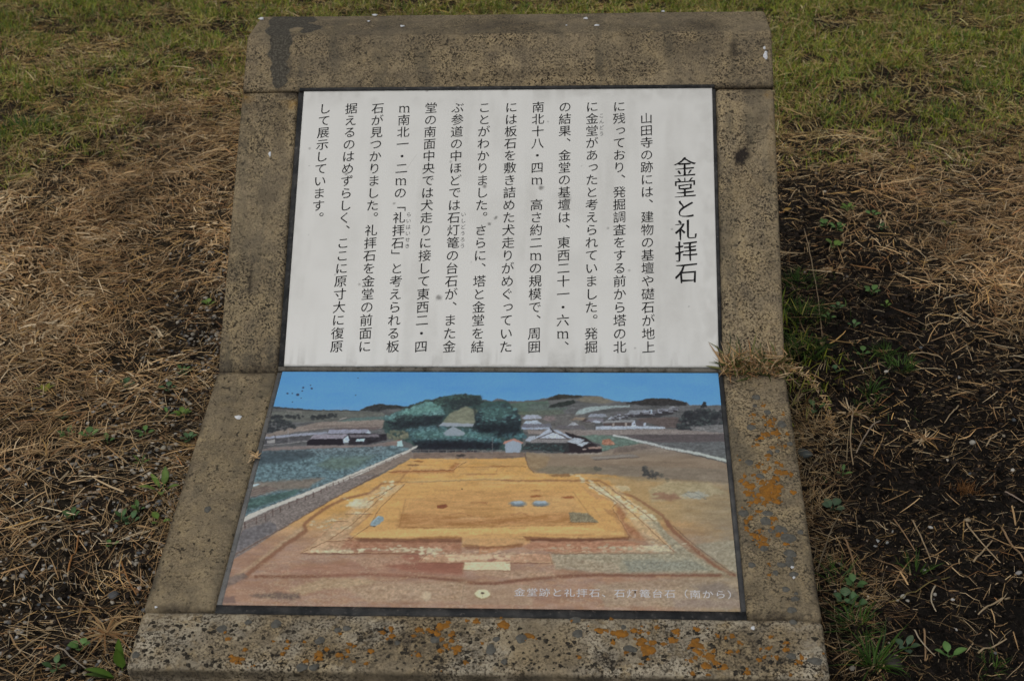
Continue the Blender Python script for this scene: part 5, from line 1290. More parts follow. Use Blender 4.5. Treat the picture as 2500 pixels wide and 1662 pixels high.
# dead turf clumps: blades spraying from one root
cxx, cyy = scatter(26000, lambda x, y: .10 * np.clip(zone(STRAW, x, y) - .25, 0, 1))
kk = np.repeat(np.arange(len(cxx)), 26); n = len(kk)
x, y = cxx[kk] + rng.normal(0, .005, n), cyy[kk] + rng.normal(0, .005, n)
ok = clear_of_sign(x, y, .004); x, y, kk = x[ok], y[ok], kk[ok]; n = len(x)
tonek = (.45 + .6 * rng.random((len(cxx), 1)))[kk]
lean = (rng.random(len(cxx)) * 6.283)[kk]
hd = np.where(rng.random(n) < .55, lean + rng.normal(0, .7, n), rng.random(n) * 6.283)
gk = np.clip(zone(GREEN, x, y, 40, 3), 0, 1)[:, None]
sets.append(ribbons(x, y, ground_z(x, y) + .006 * rng.random(n), hd, .016 + .034 * rng.random(n), .0008 + .0016 * rng.random(n) ** 2, rng.normal(.45, .25, n), rng.normal(-.15, .25, n), rng.normal(0, .3, n),
                    PAL_STRAW[rng.choice(len(PAL_STRAW), n, p=palw)] * tonek * (.7 + .5 * rng.random((n, 1))) * (1 + np.array([-.14, .10, -.25]) * gk), rng.normal(0, .5, n)))
nb = 0; Vs, Fs, Cs = [], [], []
for V, F, C in sets: Vs.append(V); Fs.append(F + nb); Cs.append(C); nb += len(V)
tag(mk('dry_straw', np.vstack(Vs), np.vstack(Fs), M['straw'], cols=np.vstack(Cs)), 'mat of raked dry brown straw covering the lawn', 'straw', kind='stuff')
# chaff: tiny broken bits
x, y = scatter(230000, lambda x, y: .55 * ss(.2, .9, zone(SOIL, x, y)) * (.10 + .95 * ss(.36, .62, fbm(x * 10, y * 10, None, 33, 3))), box=(-1.25, 1.5, -.65, 1.4))
n = len(x)
V, F, C = ribbons(x, y, ground_z(x, y) + .0015 + .001 * rng.random(n), rng.random(n) * 6.283, .002 + .009 * rng.random(n) ** 2, .0006 + .0014 * rng.random(n) ** 2, rng.normal(0, .12, n), rng.normal(0, .12, n), rng.normal(0, .3, n),
                  PAL_STRAW[rng.choice(len(PAL_STRAW), n, p=pl2)] * (.08 + .66 * rng.random((n, 1)) ** 2.4), rng.normal(0, .4, n), seg=1, tipw=.6)
tag(mk('straw_chaff', V, F, M['straw'], cols=C), 'broken bits of straw scattered on the bare soil', 'straw', kind='stuff')
# living grass
def green_mesh(N0, dens, lmin, lmax, wmin, wmax, pal):
    x, y = scatter(N0, dens)
    n = len(x); g = ground_z(x, y)
    e0 = np.clip(rng.normal(1.05, .32, n), .1, 1.5); e1 = e0 - np.abs(rng.normal(.5, .45, n))
    ln = lmin + (lmax - lmin) * rng.random(n) ** 1.6; wd = wmin + (wmax - wmin) * rng.random(n) ** 1.5
    col = pal[rng.integers(len(pal), size=n)] * (.65 + .6 * rng.random((n, 1)))
    dry = (rng.random(n) < .16)[:, None]; col = np.where(dry, PAL_STRAW[rng.integers(len(PAL_STRAW), size=n)] * .85, col)
    col = col * (.7 + .6 * fbm(x * 6, y * 6, None, 41, 3))[:, None]
    return ribbons(x, y, g, rng.random(n) * 6.283, ln, wd, e0, e1, rng.normal(0, .5, n), col, rng.normal(0, .5, n), tipw=.12)
Ga = green_mesh(1000000, lambda x, y: .85 * ss(.14, .34, zone(GREEN, x, y, 40, 3)) * zone(GREEN, x, y, 40, 3) * ss(.32, .60, fbm(x * 13, y * 13, None, 43, 3)), .012, .034, .0012, .0028, PAL_GREEN)
Gb = green_mesh(50000, lambda x, y: .6 * ss(.14, .34, zone(GREEN, x, y, 40, 3)) * zone(GREEN, x, y, 40, 3) * ss(.40, .66, fbm(x * 13, y * 13, None, 45, 3)), .025, .050, .0014, .0028, PAL_GREEN)
Gm = green_mesh(280000, lambda x, y: .7 * np.maximum(ss(.06, .22, zone(GREEN, x, y, 25, 5)) * ss(.7, .55, zone(GREEN, x, y, 25, 5)) * (x > 0), .45 * ss(-.50, -.42, x) * (x < 0) * (y > -.1)) * (y < .75) * ss(.42, .62, fbm(x * 14, y * 14, None, 47, 3)), .008, .026, .0006, .0011, np.array([[.050, .105, .016], [.070, .130, .022], [.040, .080, .015]]))
tag(mk('green_grass', np.vstack([Ga[0], Gb[0], Gm[0]]), np.vstack([Ga[1], Gb[1] + len(Ga[0]), Gm[1] + len(Ga[0]) + len(Gb[0])]), M['grass'], cols=np.vstack([Ga[2], Gb[2], Gm[2]])), 'short olive green grass growing through the dead lawn', 'grass', kind='stuff')

# gravel
def ico():
    t = (1 + 5 ** .5) / 2
    v = np.array([(-1, t, 0), (1, t, 0), (-1, -t, 0), (1, -t, 0), (0, -1, t), (0, 1, t), (0, -1, -t), (0, 1, -t), (t, 0, -1), (t, 0, 1), (-t, 0, -1), (-t, 0, 1)], float); v /= np.linalg.norm(v[0])
    f = [(0, 11, 5), (0, 5, 1), (0, 1, 7), (0, 7, 10), (0, 10, 11), (1, 5, 9), (5, 11, 4), (11, 10, 2), (10, 7, 6), (7, 1, 8), (3, 9, 4), (3, 4, 2), (3, 2, 6), (3, 6, 8), (3, 8, 9), (4, 9, 5), (2, 4, 11), (6, 2, 10), (8, 6, 7), (9, 8, 1)]
    for _ in range(1):
        v = list(map(tuple, v)); cache = {}; nf = []
        def mid(a, b):
            k = (min(a, b), max(a, b))
            if k not in cache:
                m = (np.array(v[a]) + np.array(v[b])); m /= np.linalg.norm(m); cache[k] = len(v); v.append(tuple(m))
            return cache[k]
        for a, b, c in f:
            ab, bc, ca = mid(a, b), mid(b, c), mid(c, a); nf += [(a, ab, ca), (b, bc, ab), (c, ca, bc), (ab, bc, ca)]
        f = nf; v = np.array(v)
    return v, np.array(f)
IV, IF = ico()
def pebbles(x, y, r, col, sink=.25, seed=0, zoff=0.0):
    n = len(x); rr = np.random.default_rng(seed)
    sc = r[:, None] * np.column_stack([1 + .35 * rr.random(n), .75 + .3 * rr.random(n), .5 + .3 * rr.random(n)])
    a = rr.random(n) * 6.283; ca, sa = np.cos(a), np.sin(a)
    D = IV[None] * (1 + .34 * (rr.random((n, len(IV), 1)) - .5))
    Q = D * sc[:, None, :]
    X = Q[:, :, 0] * ca[:, None] - Q[:, :, 1] * sa[:, None] + x[:, None]; Y = Q[:, :, 0] * sa[:, None] + Q[:, :, 1] * ca[:, None] + y[:, None]
    Zc = ground_z(x, y) + sc[:, 2] * (1 - 2 * sink) + zoff
    Z = Q[:, :, 2] + Zc[:, None]
    V = np.stack([X, Y, Z], 2).reshape(-1, 3)
    F = (IF[None] + (np.arange(n) * len(IV))[:, None, None]).reshape(-1, 3)
    return V, F, np.repeat(col, len(IV), 0)
GRAV = [[0] * 5] * 5 + [[0, 0, 0, .15, .5, 0, 0, 0, 0, 0][:5], [0, 0, .02, .25, .6], [0, .02, .10, .5, 1], [.02, .08, .5, 1.0, 1], [.08, .2, .5, .9, 1], [.30, .28, .22, .22, .28], [.16, .16, .14, .14, .18]]
def grav_d(x, y):
    px, py = project(np.column_stack([x, y, np.zeros(len(x))]))
    jx = (fbm(x * 9, y * 9, None, 351, 3) - .5) * 160
    left = interp(GRAV, GXS[:5], GYS, px + jx, py) * (px < 640)
    right = .022 * zone(SOIL, x, y) * (px > 1850)
    return np.maximum(left * (.35 + .9 * ss(.38, .6, fbm(x * 16, y * 16, None, 353, 3))), right)
PAL_PEB = np.array([[.50, .45, .36], [.66, .62, .54], [.32, .29, .24], [.15, .155, .155], [.32, .25, .16], [.20, .17, .13], [.36, .33, .28], [.10, .11, .12], [.66, .64, .58], [.27, .15, .07]])
xa, ya = scatter(42000, lambda x, y: .62 * grav_d(x, y) * (x < 0), .2, box=(-1.15, -.4, -.62, .85))
xb, yb = scatter(14000, lambda x, y: .75 * grav_d(x, y) * (x > 0), .2, box=(.4, 1.5, -.62, 1.2))
x, y = np.concatenate([xa, xb]), np.concatenate([ya, yb])
n = len(x)
r_ = .0011 + .0028 * rng.random(n) ** 1.9
V, F, C = pebbles(x, y, r_, PAL_PEB[rng.choice(10, n, p=[.11, .04, .18, .13, .15, .17, .09, .08, .01, .04])] * (.7 + .4 * rng.random((n, 1))), .25, 5)
tag(mk('gravel', V, F, M['pebble'], cols=C, smooth=True), 'small mixed gravel spilling over the soil beside the stone frame', 'gravel', kind='stuff')
# soil crumbs
x, y = scatter(190000, lambda x, y: .5 * ss(.35, .9, zone(SOIL, x, y)), .15, box=(-1.2, 1.5, -.65, 1.3))
n = len(x)
V, F, C = pebbles(x, y, .0010 + .0042 * rng.random(n) ** 3, np.array([[.036, .028, .023]]) * (.3 + 1.7 * rng.random((n, 1)) ** 1.5) * (1 + .5 * (x < 0))[:, None], .35, 6)
tag(mk('soil_crumbs', V, F, M['soil'], cols=C), 'dark crumbs of bare soil', 'soil', kind='stuff')

# ------------------------------------------------------------------ single plants, stones, straws
def gpt(px, py):
    x, y = ground_at(px, py); z = float(ground_z(np.array([x]), np.array([y]))[0])
    for _ in range(2):
        v = ROT.T @ np.array([(px - 1250) / FPX, (py - 831) / FPX, 1.0]); k = (z - CAM[2]) / v[2]; q = CAM + k * v
        z = float(ground_z(q[:1], q[1:2])[0])
    return np.array([q[0], q[1], z])

def leaf_geo(length, width, nseg=5, fold=.25, droop=.5, tooth=0.0, rr=None):
    """a leaf along +x with a midrib fold"""
    t = np.linspace(0, 1, nseg + 1)
    wv = width * .5 * np.sin(np.pi * t ** .8) ** .75; wv[0] = width * .04; wv[-1] = width * .02
    if tooth: wv = wv * (1 + tooth * (np.arange(nseg + 1) % 2 - .5))
    zc = .35 * length * (t - droop * t * t * 1.6)
    mid = np.column_stack([t * length, 0 * t, zc]); l = np.column_stack([t * length, wv, zc + fold * wv]); r = np.column_stack([t * length, -wv, zc + fold * wv])
    V = np.vstack([mid, l, r]); k = np.arange(nseg); n1 = nseg + 1
    F = np.vstack([np.stack([k, k + 1, k + 1 + n1, k + n1], 1), np.stack([k + 2 * n1, k + 1 + 2 * n1, k + 1, k], 1)])
    return V, F
def weed(px, py, n, ln, wd, label, colr=(.10, .20, .05), seed=0, rise=.3, group='seedling weeds around the sign', stalk=.35, spread=None, name='weed_seedling', cat='weed', tooth=0.0, droop=.5, rosette=True):
    rr = np.random.default_rng(seed + 900)
    Vs, Fs, Cs, nb = [], [], [], 0
    for k in range(n):
        L_ = ln * (.7 + .5 * rr.random()); V, F = leaf_geo(L_, wd * (.8 + .4 * rr.random()), 6, .18 + .2 * rr.random(), droop, tooth)
        a = (6.283 * k / n + rr.normal() * .25) if spread is None else spread + rr.normal() * .35
        e = rise + rr.normal() * .15
        V = V + np.array([ln * stalk, 0, 0]); 
        Vs_ = V.copy(); Vs_[:, 0] = V[:, 0] * math.cos(e) - V[:, 2] * math.sin(e) * .6; Vs_[:, 2] = V[:, 0] * math.sin(e) + V[:, 2] * math.cos(e)
        Vr = Vs_.copy(); Vr[:, 0] = Vs_[:, 0] * math.cos(a) - Vs_[:, 1] * math.sin(a); Vr[:, 1] = Vs_[:, 0] * math.sin(a) + Vs_[:, 1] * math.cos(a)
        hgt = .004 + .010 * rise * rr.random() * (k % 2)
        Vr[:, 2] += hgt
        Vs.append(Vr); Fs.append(F + nb); nb += len(Vr); 
        n1 = len(Vr) // 3; tq = np.tile(np.linspace(0, 1, n1), 3)[:, None]; cl = np.tile(np.array(colr) * (.70 + .5 * rr.random()), (len(Vr), 1))
        cl[:n1] *= 1.28; cl = cl * (.85 + .3 * rr.random((len(Vr), 1))); cl = cl * (1 - .35 * tq ** 3 * rr.random()) + np.array([.10, .06, .02]) * tq ** 4 * rr.random()
        Cs.append(cl)
        b0 = Vr[0]; d = np.array([-math.sin(a), math.cos(a), 0]) * .0006
        Vs.append(np.array([-d + (0, 0, -.003), d + (0, 0, -.003), b0 + d, b0 - d])); Fs.append(np.array([[0, 1, 2, 3]]) + nb); nb += 4; Cs.append(np.tile(np.array(colr) * .8, (4, 1)))
    o = mk(name, np.vstack(Vs), np.vstack(Fs), M['leaf'], cols=np.vstack(Cs), loc=gpt(px, py), smooth=True)
    return tag(o, label, cat, group)

G1, G2, G3, G4 = (.105, .205, .055), (.085, .165, .070), (.135, .225, .040), (.075, .150, .050)
WEEDS = [
 (166, 1068, 4, .013, .0105, 'four-leaved bright seedling, left one of the pair at the straw edge', G1), (220, 1070, 4, .013, .011, 'rounded bright seedling, right one of the pair at the straw edge', G1),
 (264, 1084, 3, .011, .007, 'small narrow-leaved seedling just right of the leaf pair', G1), (153, 1025, 4, .010, .007, 'small seedling at the foot of the straw, above the leaf pair', G2),
 (356, 1065, 4, .013, .008, 'seedling with oval leaves between straw and upper gravel', G1), (447, 1014, 6, .011, .009, 'six-leaved rosette nearest the white dropping on the side stone', G3),
 (411, 1019, 3, .011, .006, 'two narrow leaves left of the six-leaved rosette', G1), (462, 1076, 5, .012, .009, 'blue-green seedling pressed against the lower left side stone', G2),
 (345, 1137, 7, .012, .004, 'feathery mossy green tuft in the middle of the gravel', (.09, .15, .03)), (396, 1201, 5, .026, .010, 'jagged dandelion-like rosette touching the left side stone', G3),
 (313, 944, 5, .012, .010, 'blue-green rounded weed in the brown straw', G2), (412, 958, 4, .013, .009, 'grey-green weed over the topmost white pebbles', G2), (447, 910, 7, .014, .006, 'spreading green weed beside the left stone joint', G4),
 (339, 1250, 4, .012, .007, 'pale small seedling under the jagged rosette', G1), (509, 749, 5, .012, .011, 'two-clustered bright weed beside the upper left side stone', G3),
 (180, 1272, 4, .014, .009, 'seedling half hidden under the long brown stem', G4), (299, 1270, 6, .014, .006, 'dark spiky weed left of the lobed seedling', G4), (323, 1280, 4, .013, .009, 'lobed seedling between the spiky weed and the stone', G2),
 (391, 1280, 3, .014, .010, 'upright two-leaved seedling close to the lower left stone', G3), (199, 1587, 5, .013, .010, 'seedling low in the soil left of the broad green leaf', G1), (137, 1638, 4, .014, .008, 'dark seedling at the bottom edge, far left', G4), (274, 1329, 3, .010, .008, 'tiny seedling among the orange dry stems', G1),
 (2070, 516, 7, .014, .009, 'bright leafy weed at the top of the bare soil patch', G3), (2015, 547, 6, .012, .010, 'green rosette, left of the two rosettes right of the side stone', G1), (2044, 555, 5, .013, .010, 'green rosette, right of the two rosettes right of the side stone', G1),
 (2128, 530, 5, .013, .008, 'weed at the straw border, right of the leafy one', G1), (2153, 555, 6, .012, .005, 'narrow-leaved weed just below the straw border', G4), (2035, 605, 6, .015, .011, 'larger weed below the two rosettes', G3),
 (2128, 718, 5, .013, .010, 'lone cross-shaped seedling in the black soil', G1), (2163, 751, 4, .009, .006, 'tiny seedling below the cross-shaped one', G3), (2046, 756, 4, .010, .008, 'seedling at the rim of the fine grass', G4), (2024, 781, 4, .010, .008, 'seedling in the fine grass near the stone', G1),
 (2084, 800, 4, .009, .007, 'small weed right of the long leaning stalk', G4), (2316, 555, 3, .014, .010, 'yellow-green leaves lying in the right hand straw', (.16, .18, .04)), (2106, 870, 4, .011, .009, 'four-leaved seedling level with the stone fold', G1), (2043, 909, 4, .011, .010, 'round-leaved seedling beside the grass tuft on the stone', G2),
 (1992, 1003, 3, .015, .012, 'two broad leaves beside the hanging dry runner', G4), (2032, 1248, 6, .014, .012, 'bluish clover-like weed beside the orange lichen stone', (.075, .125, .07)), (2057, 1162, 4, .010, .006, 'slim seedling above the clover-like weed', G1),
 (2084, 1436, 5, .012, .010, 'upper one of three lobed weeds in the lower grass', G4), (2062, 1471, 5, .015, .012, 'left one of three lobed weeds in the lower grass', G2), (2087, 1480, 4, .013, .011, 'lowest one of three lobed weeds in the lower grass', G2),
 (2211, 1587, 5, .015, .009, 'bluish pointed weed right of the lowest grass tuft', (.07, .125, .07)), (2316, 1609, 4, .016, .011, 'bright seedling between fallen stalks at the lower right', G1)]
for k, (px, py, nl, ln, wd, lab, c) in enumerate(WEEDS):
    weed(px, py, nl, ln, wd, lab, c, k, rise=.35)
weed(300, 1640, 2, .046, .013, 'tall pointed green leaf standing against the sill stone corner', (.11, .21, .030), 60, rise=1.15, spread=1.5, stalk=.05, name='broadleaf_weed', cat='weed', group=None, droop=.1)
weed(283, 1662, 3, .032, .010, 'broad-leaved weed under the sill stone corner at the bottom edge', (.095, .18, .028), 61, rise=.35, spread=3.3, stalk=.05, name='broadleaf_weed', cat='weed', group=None, droop=.4)
weed(404, 1185, 1, .030, .012, 'single upright leaf behind the jagged rosette', G3, 62, rise=1.0, spread=1.6, stalk=.05, name='broadleaf_weed', cat='weed', group=None, droop=.2)
weed(112, 962, 5, .024, .007, 'yellow-green grass sprout lying on the pale straw', (.22, .23, .035), 63, rise=.35, stalk=.02, name='grass_sprout', cat='weed', group=None)

# grass tufts
def tuft(px, py, n, ln, wd, label, pal, seed, spread=.012, group='green grass tufts', e=1.0, name='grass_tuft'):
    n = int(n * 1.6); rr = np.random.default_rng(seed + 500); o = gpt(px, py)
    a = rr.random(n) * 6.283; d = rr.random(n) ** .6 * spread
    x, y = np.cos(a) * d, np.sin(a) * d
    V, F, C = ribbons(x, y, np.full(n, -.002), a + rr.normal(0, .5, n), ln * (.5 + .7 * rr.random(n)), wd * (.7 + .6 * rr.random(n)), np.clip(rr.normal(e, .3, n), .1, 1.5), np.clip(rr.normal(e - .55, .35, n), -.3, 1.4), rr.normal(0, .4, n), np.array(pal)[rr.integers(len(pal), size=n)] * (.7 + .6 * rr.random((n, 1))), rr.normal(0, .4, n), zmin=False, tipw=.1)
    return tag(mk(name, V, F, M['grass'], cols=C, loc=o), label, 'grass', group)
DKG = [(.050, .115, .012), (.070, .140, .018), (.040, .090, .012)]; OLG = [(.085, .150, .018), (.11, .17, .025), (.07, .12, .02)]
for k, q in enumerate([(1955, 690, 90, .030, .0010, 'fine dark grass tuft against the right upper stone, upper one', DKG, .030), (1965, 770, 130, .032, .0010, 'fine dark grass tuft against the right upper stone, middle one', DKG, .034), (1958, 855, 120, .034, .0011, 'fine dark grass tuft below the overhanging dry tuft', DKG, .034),
        (2126, 960, 26, .034, .0013, 'narrow upright grass tuft in the bare soil, back one', DKG, .010), (2124, 997, 22, .030, .0012, 'narrow upright grass tuft in the bare soil, front one', DKG, .010), (2200, 897, 60, .028, .0011, 'wide low grass tuft in the middle of the bare soil', DKG, .022), (2160, 865, 40, .026, .0011, 'small grass tuft behind the wide low one', DKG, .014),
        (2043, 1425, 40, .032, .0013, 'grass tuft beside the lower right stone joint', DKG, .026), (2087, 1525, 42, .036, .0014, 'bushy grass tuft right of the sill stone', DKG, .022), (2134, 1622, 46, .052, .0016, 'spreading long-bladed grass tuft near the bottom edge', DKG, .012), (2233, 1400, 24, .032, .0013, 'thin grass tuft between fallen stalks', DKG, .008),
        (2374, 232, 70, .042, .0020, 'bright grass tuft in the right hand straw', OLG, .030), (2015, 289, 40, .040, .0020, 'grass tuft at the edge of the straw near the right upper stone', OLG, .018), (2318, 280, 34, .036, .0020, 'grass tuft left of the bright one', OLG, .016), (580, 290, 16, .036, .0018, 'grass tuft touching the left upper stone', OLG, .010), (70, 318, 120, .034, .0022, 'dark green grass patch in the brown straw', DKG, .060), (2420, 1630, 24, .026, .0012, 'small grass tuft at the lower right corner', DKG, .012),
        (345, 130, 40, .036, .0022, 'taller grass tuft in the upper left lawn', OLG, .030)]):
    tuft(*q[:7], k, q[7], e=.9)

# the dry tuft rooted in the stone joint, with its runner hanging to the soil
rr = np.random.default_rng(77)
tf = bpy.data.objects.new('dry_grass_tuft', None); COL.objects.link(tf)
o3 = P3u(.356, .0, 0); tf.location = o3
tag(tf, 'dry grass tuft rooted in the right stone joint, its runner hanging over the soil', 'grass tuft')
def stone_surf(x, y):
    return np.where(y > 0, H0 + y * math.tan(AU), H0 + y * math.tan(AL))
def joint_blades(n, pal, lmin, lmax, wd, seed, e, name):
    rr = np.random.default_rng(seed)
    x = .312 + rr.random(n) * .092; y = rr.normal(.004, .007, n)
    h = rr.random(n) * 6.283
    V, F, C = ribbons(x, y, stone_surf(x, y) - .001, h, lmin + (lmax - lmin) * rr.random(n) ** 1.5, wd * (.7 + .7 * rr.random(n)), np.clip(rr.normal(e, .4, n), -.1, 1.45), rr.normal(e - .75, .4, n), rr.normal(0, .5, n), np.array(pal)[rr.integers(len(pal), size=n)] * (.45 + .55 * rr.random((n, 1))), rr.normal(0, .5, n), zmin=False, tipw=.1)
    zs = stone_surf(V[:, 0], V[:, 1]); on = (V[:, 0] < .405)
    V[:, 2] = np.where(on, np.maximum(V[:, 2], zs + .0012), V[:, 2])
    mk(name, V - o3, F, M['grass' if 'green' in name else 'straw'], tf, cols=C)
joint_blades(300, PAL_STRAW[[0, 1, 2, 4, 5, 6]], .010, .034, .0015, 1, .70, 'dry_blades')
joint_blades(110, [(.14, .17, .035), (.09, .12, .03), (.20, .20, .06)], .012, .036, .0022, 2, .8, 'green_blades')
a, b = P3u(.398, .002, 0), gpt(2040, 1075)
tt = np.linspace(0, 1, 60)
path = a[None] * (1 - tt)[:, None] + b[None] * tt[:, None]; path[:, 2] += np.sin(tt * math.pi) * .03 * (1 - tt) + .004; path[:, 0] += np.sin(tt * math.pi) * .012
n = 150; k = (58 * rr.random(n) ** 1.25).astype(int); p = path[k] + rr.normal(0, .0022, (n, 3))
d = path[k + 1] - path[k]; hd = np.arctan2(d[:, 1], d[:, 0]) + rr.normal(0, .75, n)
V, F, C = ribbons(p[:, 0], p[:, 1], p[:, 2], hd, .006 + .013 * rr.random(n) * (1 - .6 * k / 58), .0009 + .0011 * rr.random(n), rr.normal(.15, .4, n), rr.normal(-.1, .4, n), rr.normal(0, .4, n), PAL_STRAW[[0, 1, 4, 5]][rr.integers(4, size=n)] * (.75 + .5 * rr.random((n, 1))), rr.normal(0, .6, n), zmin=False, tipw=.1)
mk('runner', V - o3, F, M['straw'], tf, cols=C)
# little dry sprout between side stone and photo plate
n = 16; bx, bs = onplane(622, 1118, False); b3 = P3l(bx, bs, .001)
V, F, C = ribbons(rr.normal(0, .002, n), rr.normal(0, .003, n), np.zeros(n), rr.random(n) * 6.283, .006 + .016 * rr.random(n), .0012 + .0008 * rr.random(n), rr.normal(.5, .3, n), rr.normal(.05, .3, n), rr.normal(0, .5, n), PAL_STRAW[[0, 1, 4]][rr.integers(3, size=n)], rr.normal(0, .4, n), zmin=False)
tag(mk('dry_sprout', V, F, M['straw'], cols=C, loc=b3), 'tiny dry sprout in the gap beside the printed photo', 'grass')

# single straws
def stalk(pts, wpx, label, col, group=None, seed=0, node=True):
    P = np.array([gpt(*p) for p in pts]); rr = np.random.default_rng(seed + 40)
    if len(P) == 2: 
        m = (P[0] + P[1]) / 2 + np.array([rr.normal() * .003, rr.normal() * .003, 0]); P = np.array([P[0], m, P[1]])
    t = np.linspace(0, 1, len(P)); tt = np.linspace(0, 1, 14)
    c = [np.polyval(np.polyfit(t, P[:, k], min(2, len(P) - 1)), tt) if len(P) == 3 else np.interp(tt, t, P[:, k]) for k in range(3)]
    Q = np.column_stack(c)
    rad = wpx * .000175
    Q[:, 2] = np.maximum(Q[:, 2], ground_z(Q[:, 0], Q[:, 1])) + rad + .0015 + .004 * np.sin(tt * math.pi) * rr.random()
    o = Q[0].copy(); K = 6; V = []; C = []
    for i in range(14):
        d = Q[min(i + 1, 13)] - Q[max(i - 1, 0)]; d /= np.linalg.norm(d); s_ = np.cross(d, (0, 0, 1)); s_ /= np.linalg.norm(s_); u_ = np.cross(s_, d)
        rd = rad * (1 - .35 * tt[i]) * (1.25 if node and i in (5, 10) else 1)
        for j in range(K):
            a = 6.283 * j / K; V.append(Q[i] - o + (s_ * math.cos(a) + u_ * math.sin(a) * .7) * rd)
            C.append(np.array(col) * (.8 if node and i in (5, 10) else 1) * (.9 + .2 * rr.random()))
    V = np.array(V); F = [[i * K + j, i * K + (j + 1) % K, (i + 1) * K + (j + 1) % K, (i + 1) * K + j] for i in range(13) for j in range(K)]
    caps = np.array([list(range(K))[::-1], [13 * K + j for j in range(K)]])
    return tag(mk('straw_stalk', V, [np.array(F), caps], M['straw'], cols=np.array(C), loc=o, smooth=True), label, 'straw', group)
T1, T2, T3, T4 = (.44, .33, .20), (.34, .22, .12), (.50, .42, .29), (.26, .16, .085)
ST = [([(2084, 1005), (2076, 1070), (2083, 1139)], 7, 'upright bent straw in the bare soil beside the thick short stick', T1), ([(2148, 1030), (2118, 1062), (2090, 1109)], 8, 'thick short stick slanting in the bare soil', (.33, .26, .19)),
      ([(2340, 989), (2305, 1036)], 7, 'split pale straw right of the brown moss', T1), ([(2434, 1060), (2407, 1092)], 9, 'short thick straw near the right edge beside pale pebbles', T1), ([(2440, 909), (2500, 910)], 8, 'level straw leaving the picture at the right edge', T1),
      ([(2218, 870), (2260, 872), (2302, 876)], 8, 'level brown straw across the wide low grass tuft', T1), ([(2094, 907), (2161, 899)], 6, 'short level straw left of the wide low grass tuft', T1), ([(2453, 1204), (2500, 1231)], 9, 'thick straw slanting out at the right edge', (.36, .27, .21)),
      ([(2062, 1317), (2077, 1360), (2088, 1411)], 8, 'thick pinkish straw beside the lower right side stone', T2), ([(2181, 1270), (2205, 1305), (2233, 1345)], 7, 'slanting brown straw, left one of the parallel pair', T2), ([(2225, 1270), (2250, 1325), (2274, 1375)], 7, 'slanting straw, right one of the parallel pair', T1),
      ([(2360, 1279), (2378, 1312), (2445, 1381)], 8, 'long broken straw crossing the short pale one', T1), ([(2445, 1292), (2470, 1340), (2500, 1375)], 10, 'thick brown stem at the right edge', T2), ([(2095, 1436), (2222, 1416), (2181, 1383), (2130, 1365)], 5, 'sharply folded straw over the lower grass', T2),
      ([(2032, 1615), (2120, 1570), (2205, 1532)], 6, 'long olive stalk reaching up from the sill stone end', T2), ([(2318, 1411), (2240, 1450), (2170, 1485)], 5, 'thin greenish stalk over the white pebble group', (.24, .19, .07)), ([(2283, 1433), (2272, 1469), (2285, 1496)], 7, 'pale crescent-shaped straw among the white chips', T3),
      ([(2464, 1463), (2425, 1482), (2387, 1504)], 9, 'thick pale straw beside the forked twig', T1), ([(2387, 1598), (2420, 1585), (2456, 1568)], 8, 'straight pale straw at the lower right', T1), ([(2255, 1538), (2257, 1580), (2258, 1617)], 8, 'upright straw above the bottom edge', T2),
      ([(1996, 1397), (2020, 1320), (2060, 1240)], 6, 'long straw leaning beside the lichen-covered side stone', (.24, .19, .12)), ([(2376, 1375), (2400, 1350), (2423, 1320)], 8, 'short pale straw crossed by the long broken one', T1), ([(2230, 1540), (2283, 1604)], 6, 'slanting straw right of the upright one', T3),
      ([(1963, 561), (1985, 668), (2007, 825)], 5, 'very long thin stalk leaning over the fine dark grass', T1), ([(2302, 737), (2363, 723)], 7, 'short thick straw in the black soil below the straw mat', T3), ([(2272, 835), (2330, 815), (2393, 793)], 7, 'long brown straw in the black soil at right', T2), ([(2425, 800), (2455, 760)], 6, 'short steep straw right of the long brown one', T1),
      ([(2070, 544), (2062, 590), (2047, 635)], 5, 'reddish stem beside the two rosettes', T2), ([(59, 1358), (160, 1300), (272, 1251)], 8, 'long brown stem slanting over the left soil', (.27, .19, .11)), ([(167, 1399), (185, 1355), (194, 1310)], 9, 'orange-brown dry stem below the long one', (.36, .17, .06)),
      ([(296, 1369), (310, 1410), (334, 1455)], 8, 'orange-brown dry stem beside the left side stone', (.38, .19, .07)), ([(112, 1431), (140, 1401)], 9, 'pale curled twig among the left pebbles', T3), ([(140, 1582), (175, 1612), (215, 1638)], 7, 'grey straw slanting to the bottom edge at left', (.33, .28, .22)), ([(48, 1600), (126, 1547)], 8, 'brown straw near the bottom left corner', T1),
      ([(188, 1525), (213, 1455)], 6, 'steep brown straw in the left soil', T2), ([(2030, 735), (2090, 690)], 3, 'thin curved root lying above the fine grass', T2), ([(0, 1270), (35, 1290)], 8, 'pale straw at the left edge', T1), ([(30, 1300), (100, 1283), (160, 1278)], 6, 'bent pale straw under the thick left straw', T1)]
for k, (pts, wp, lab, c) in enumerate(ST): stalk(pts, wp, lab, c, 'single straws lying on the soil', k)
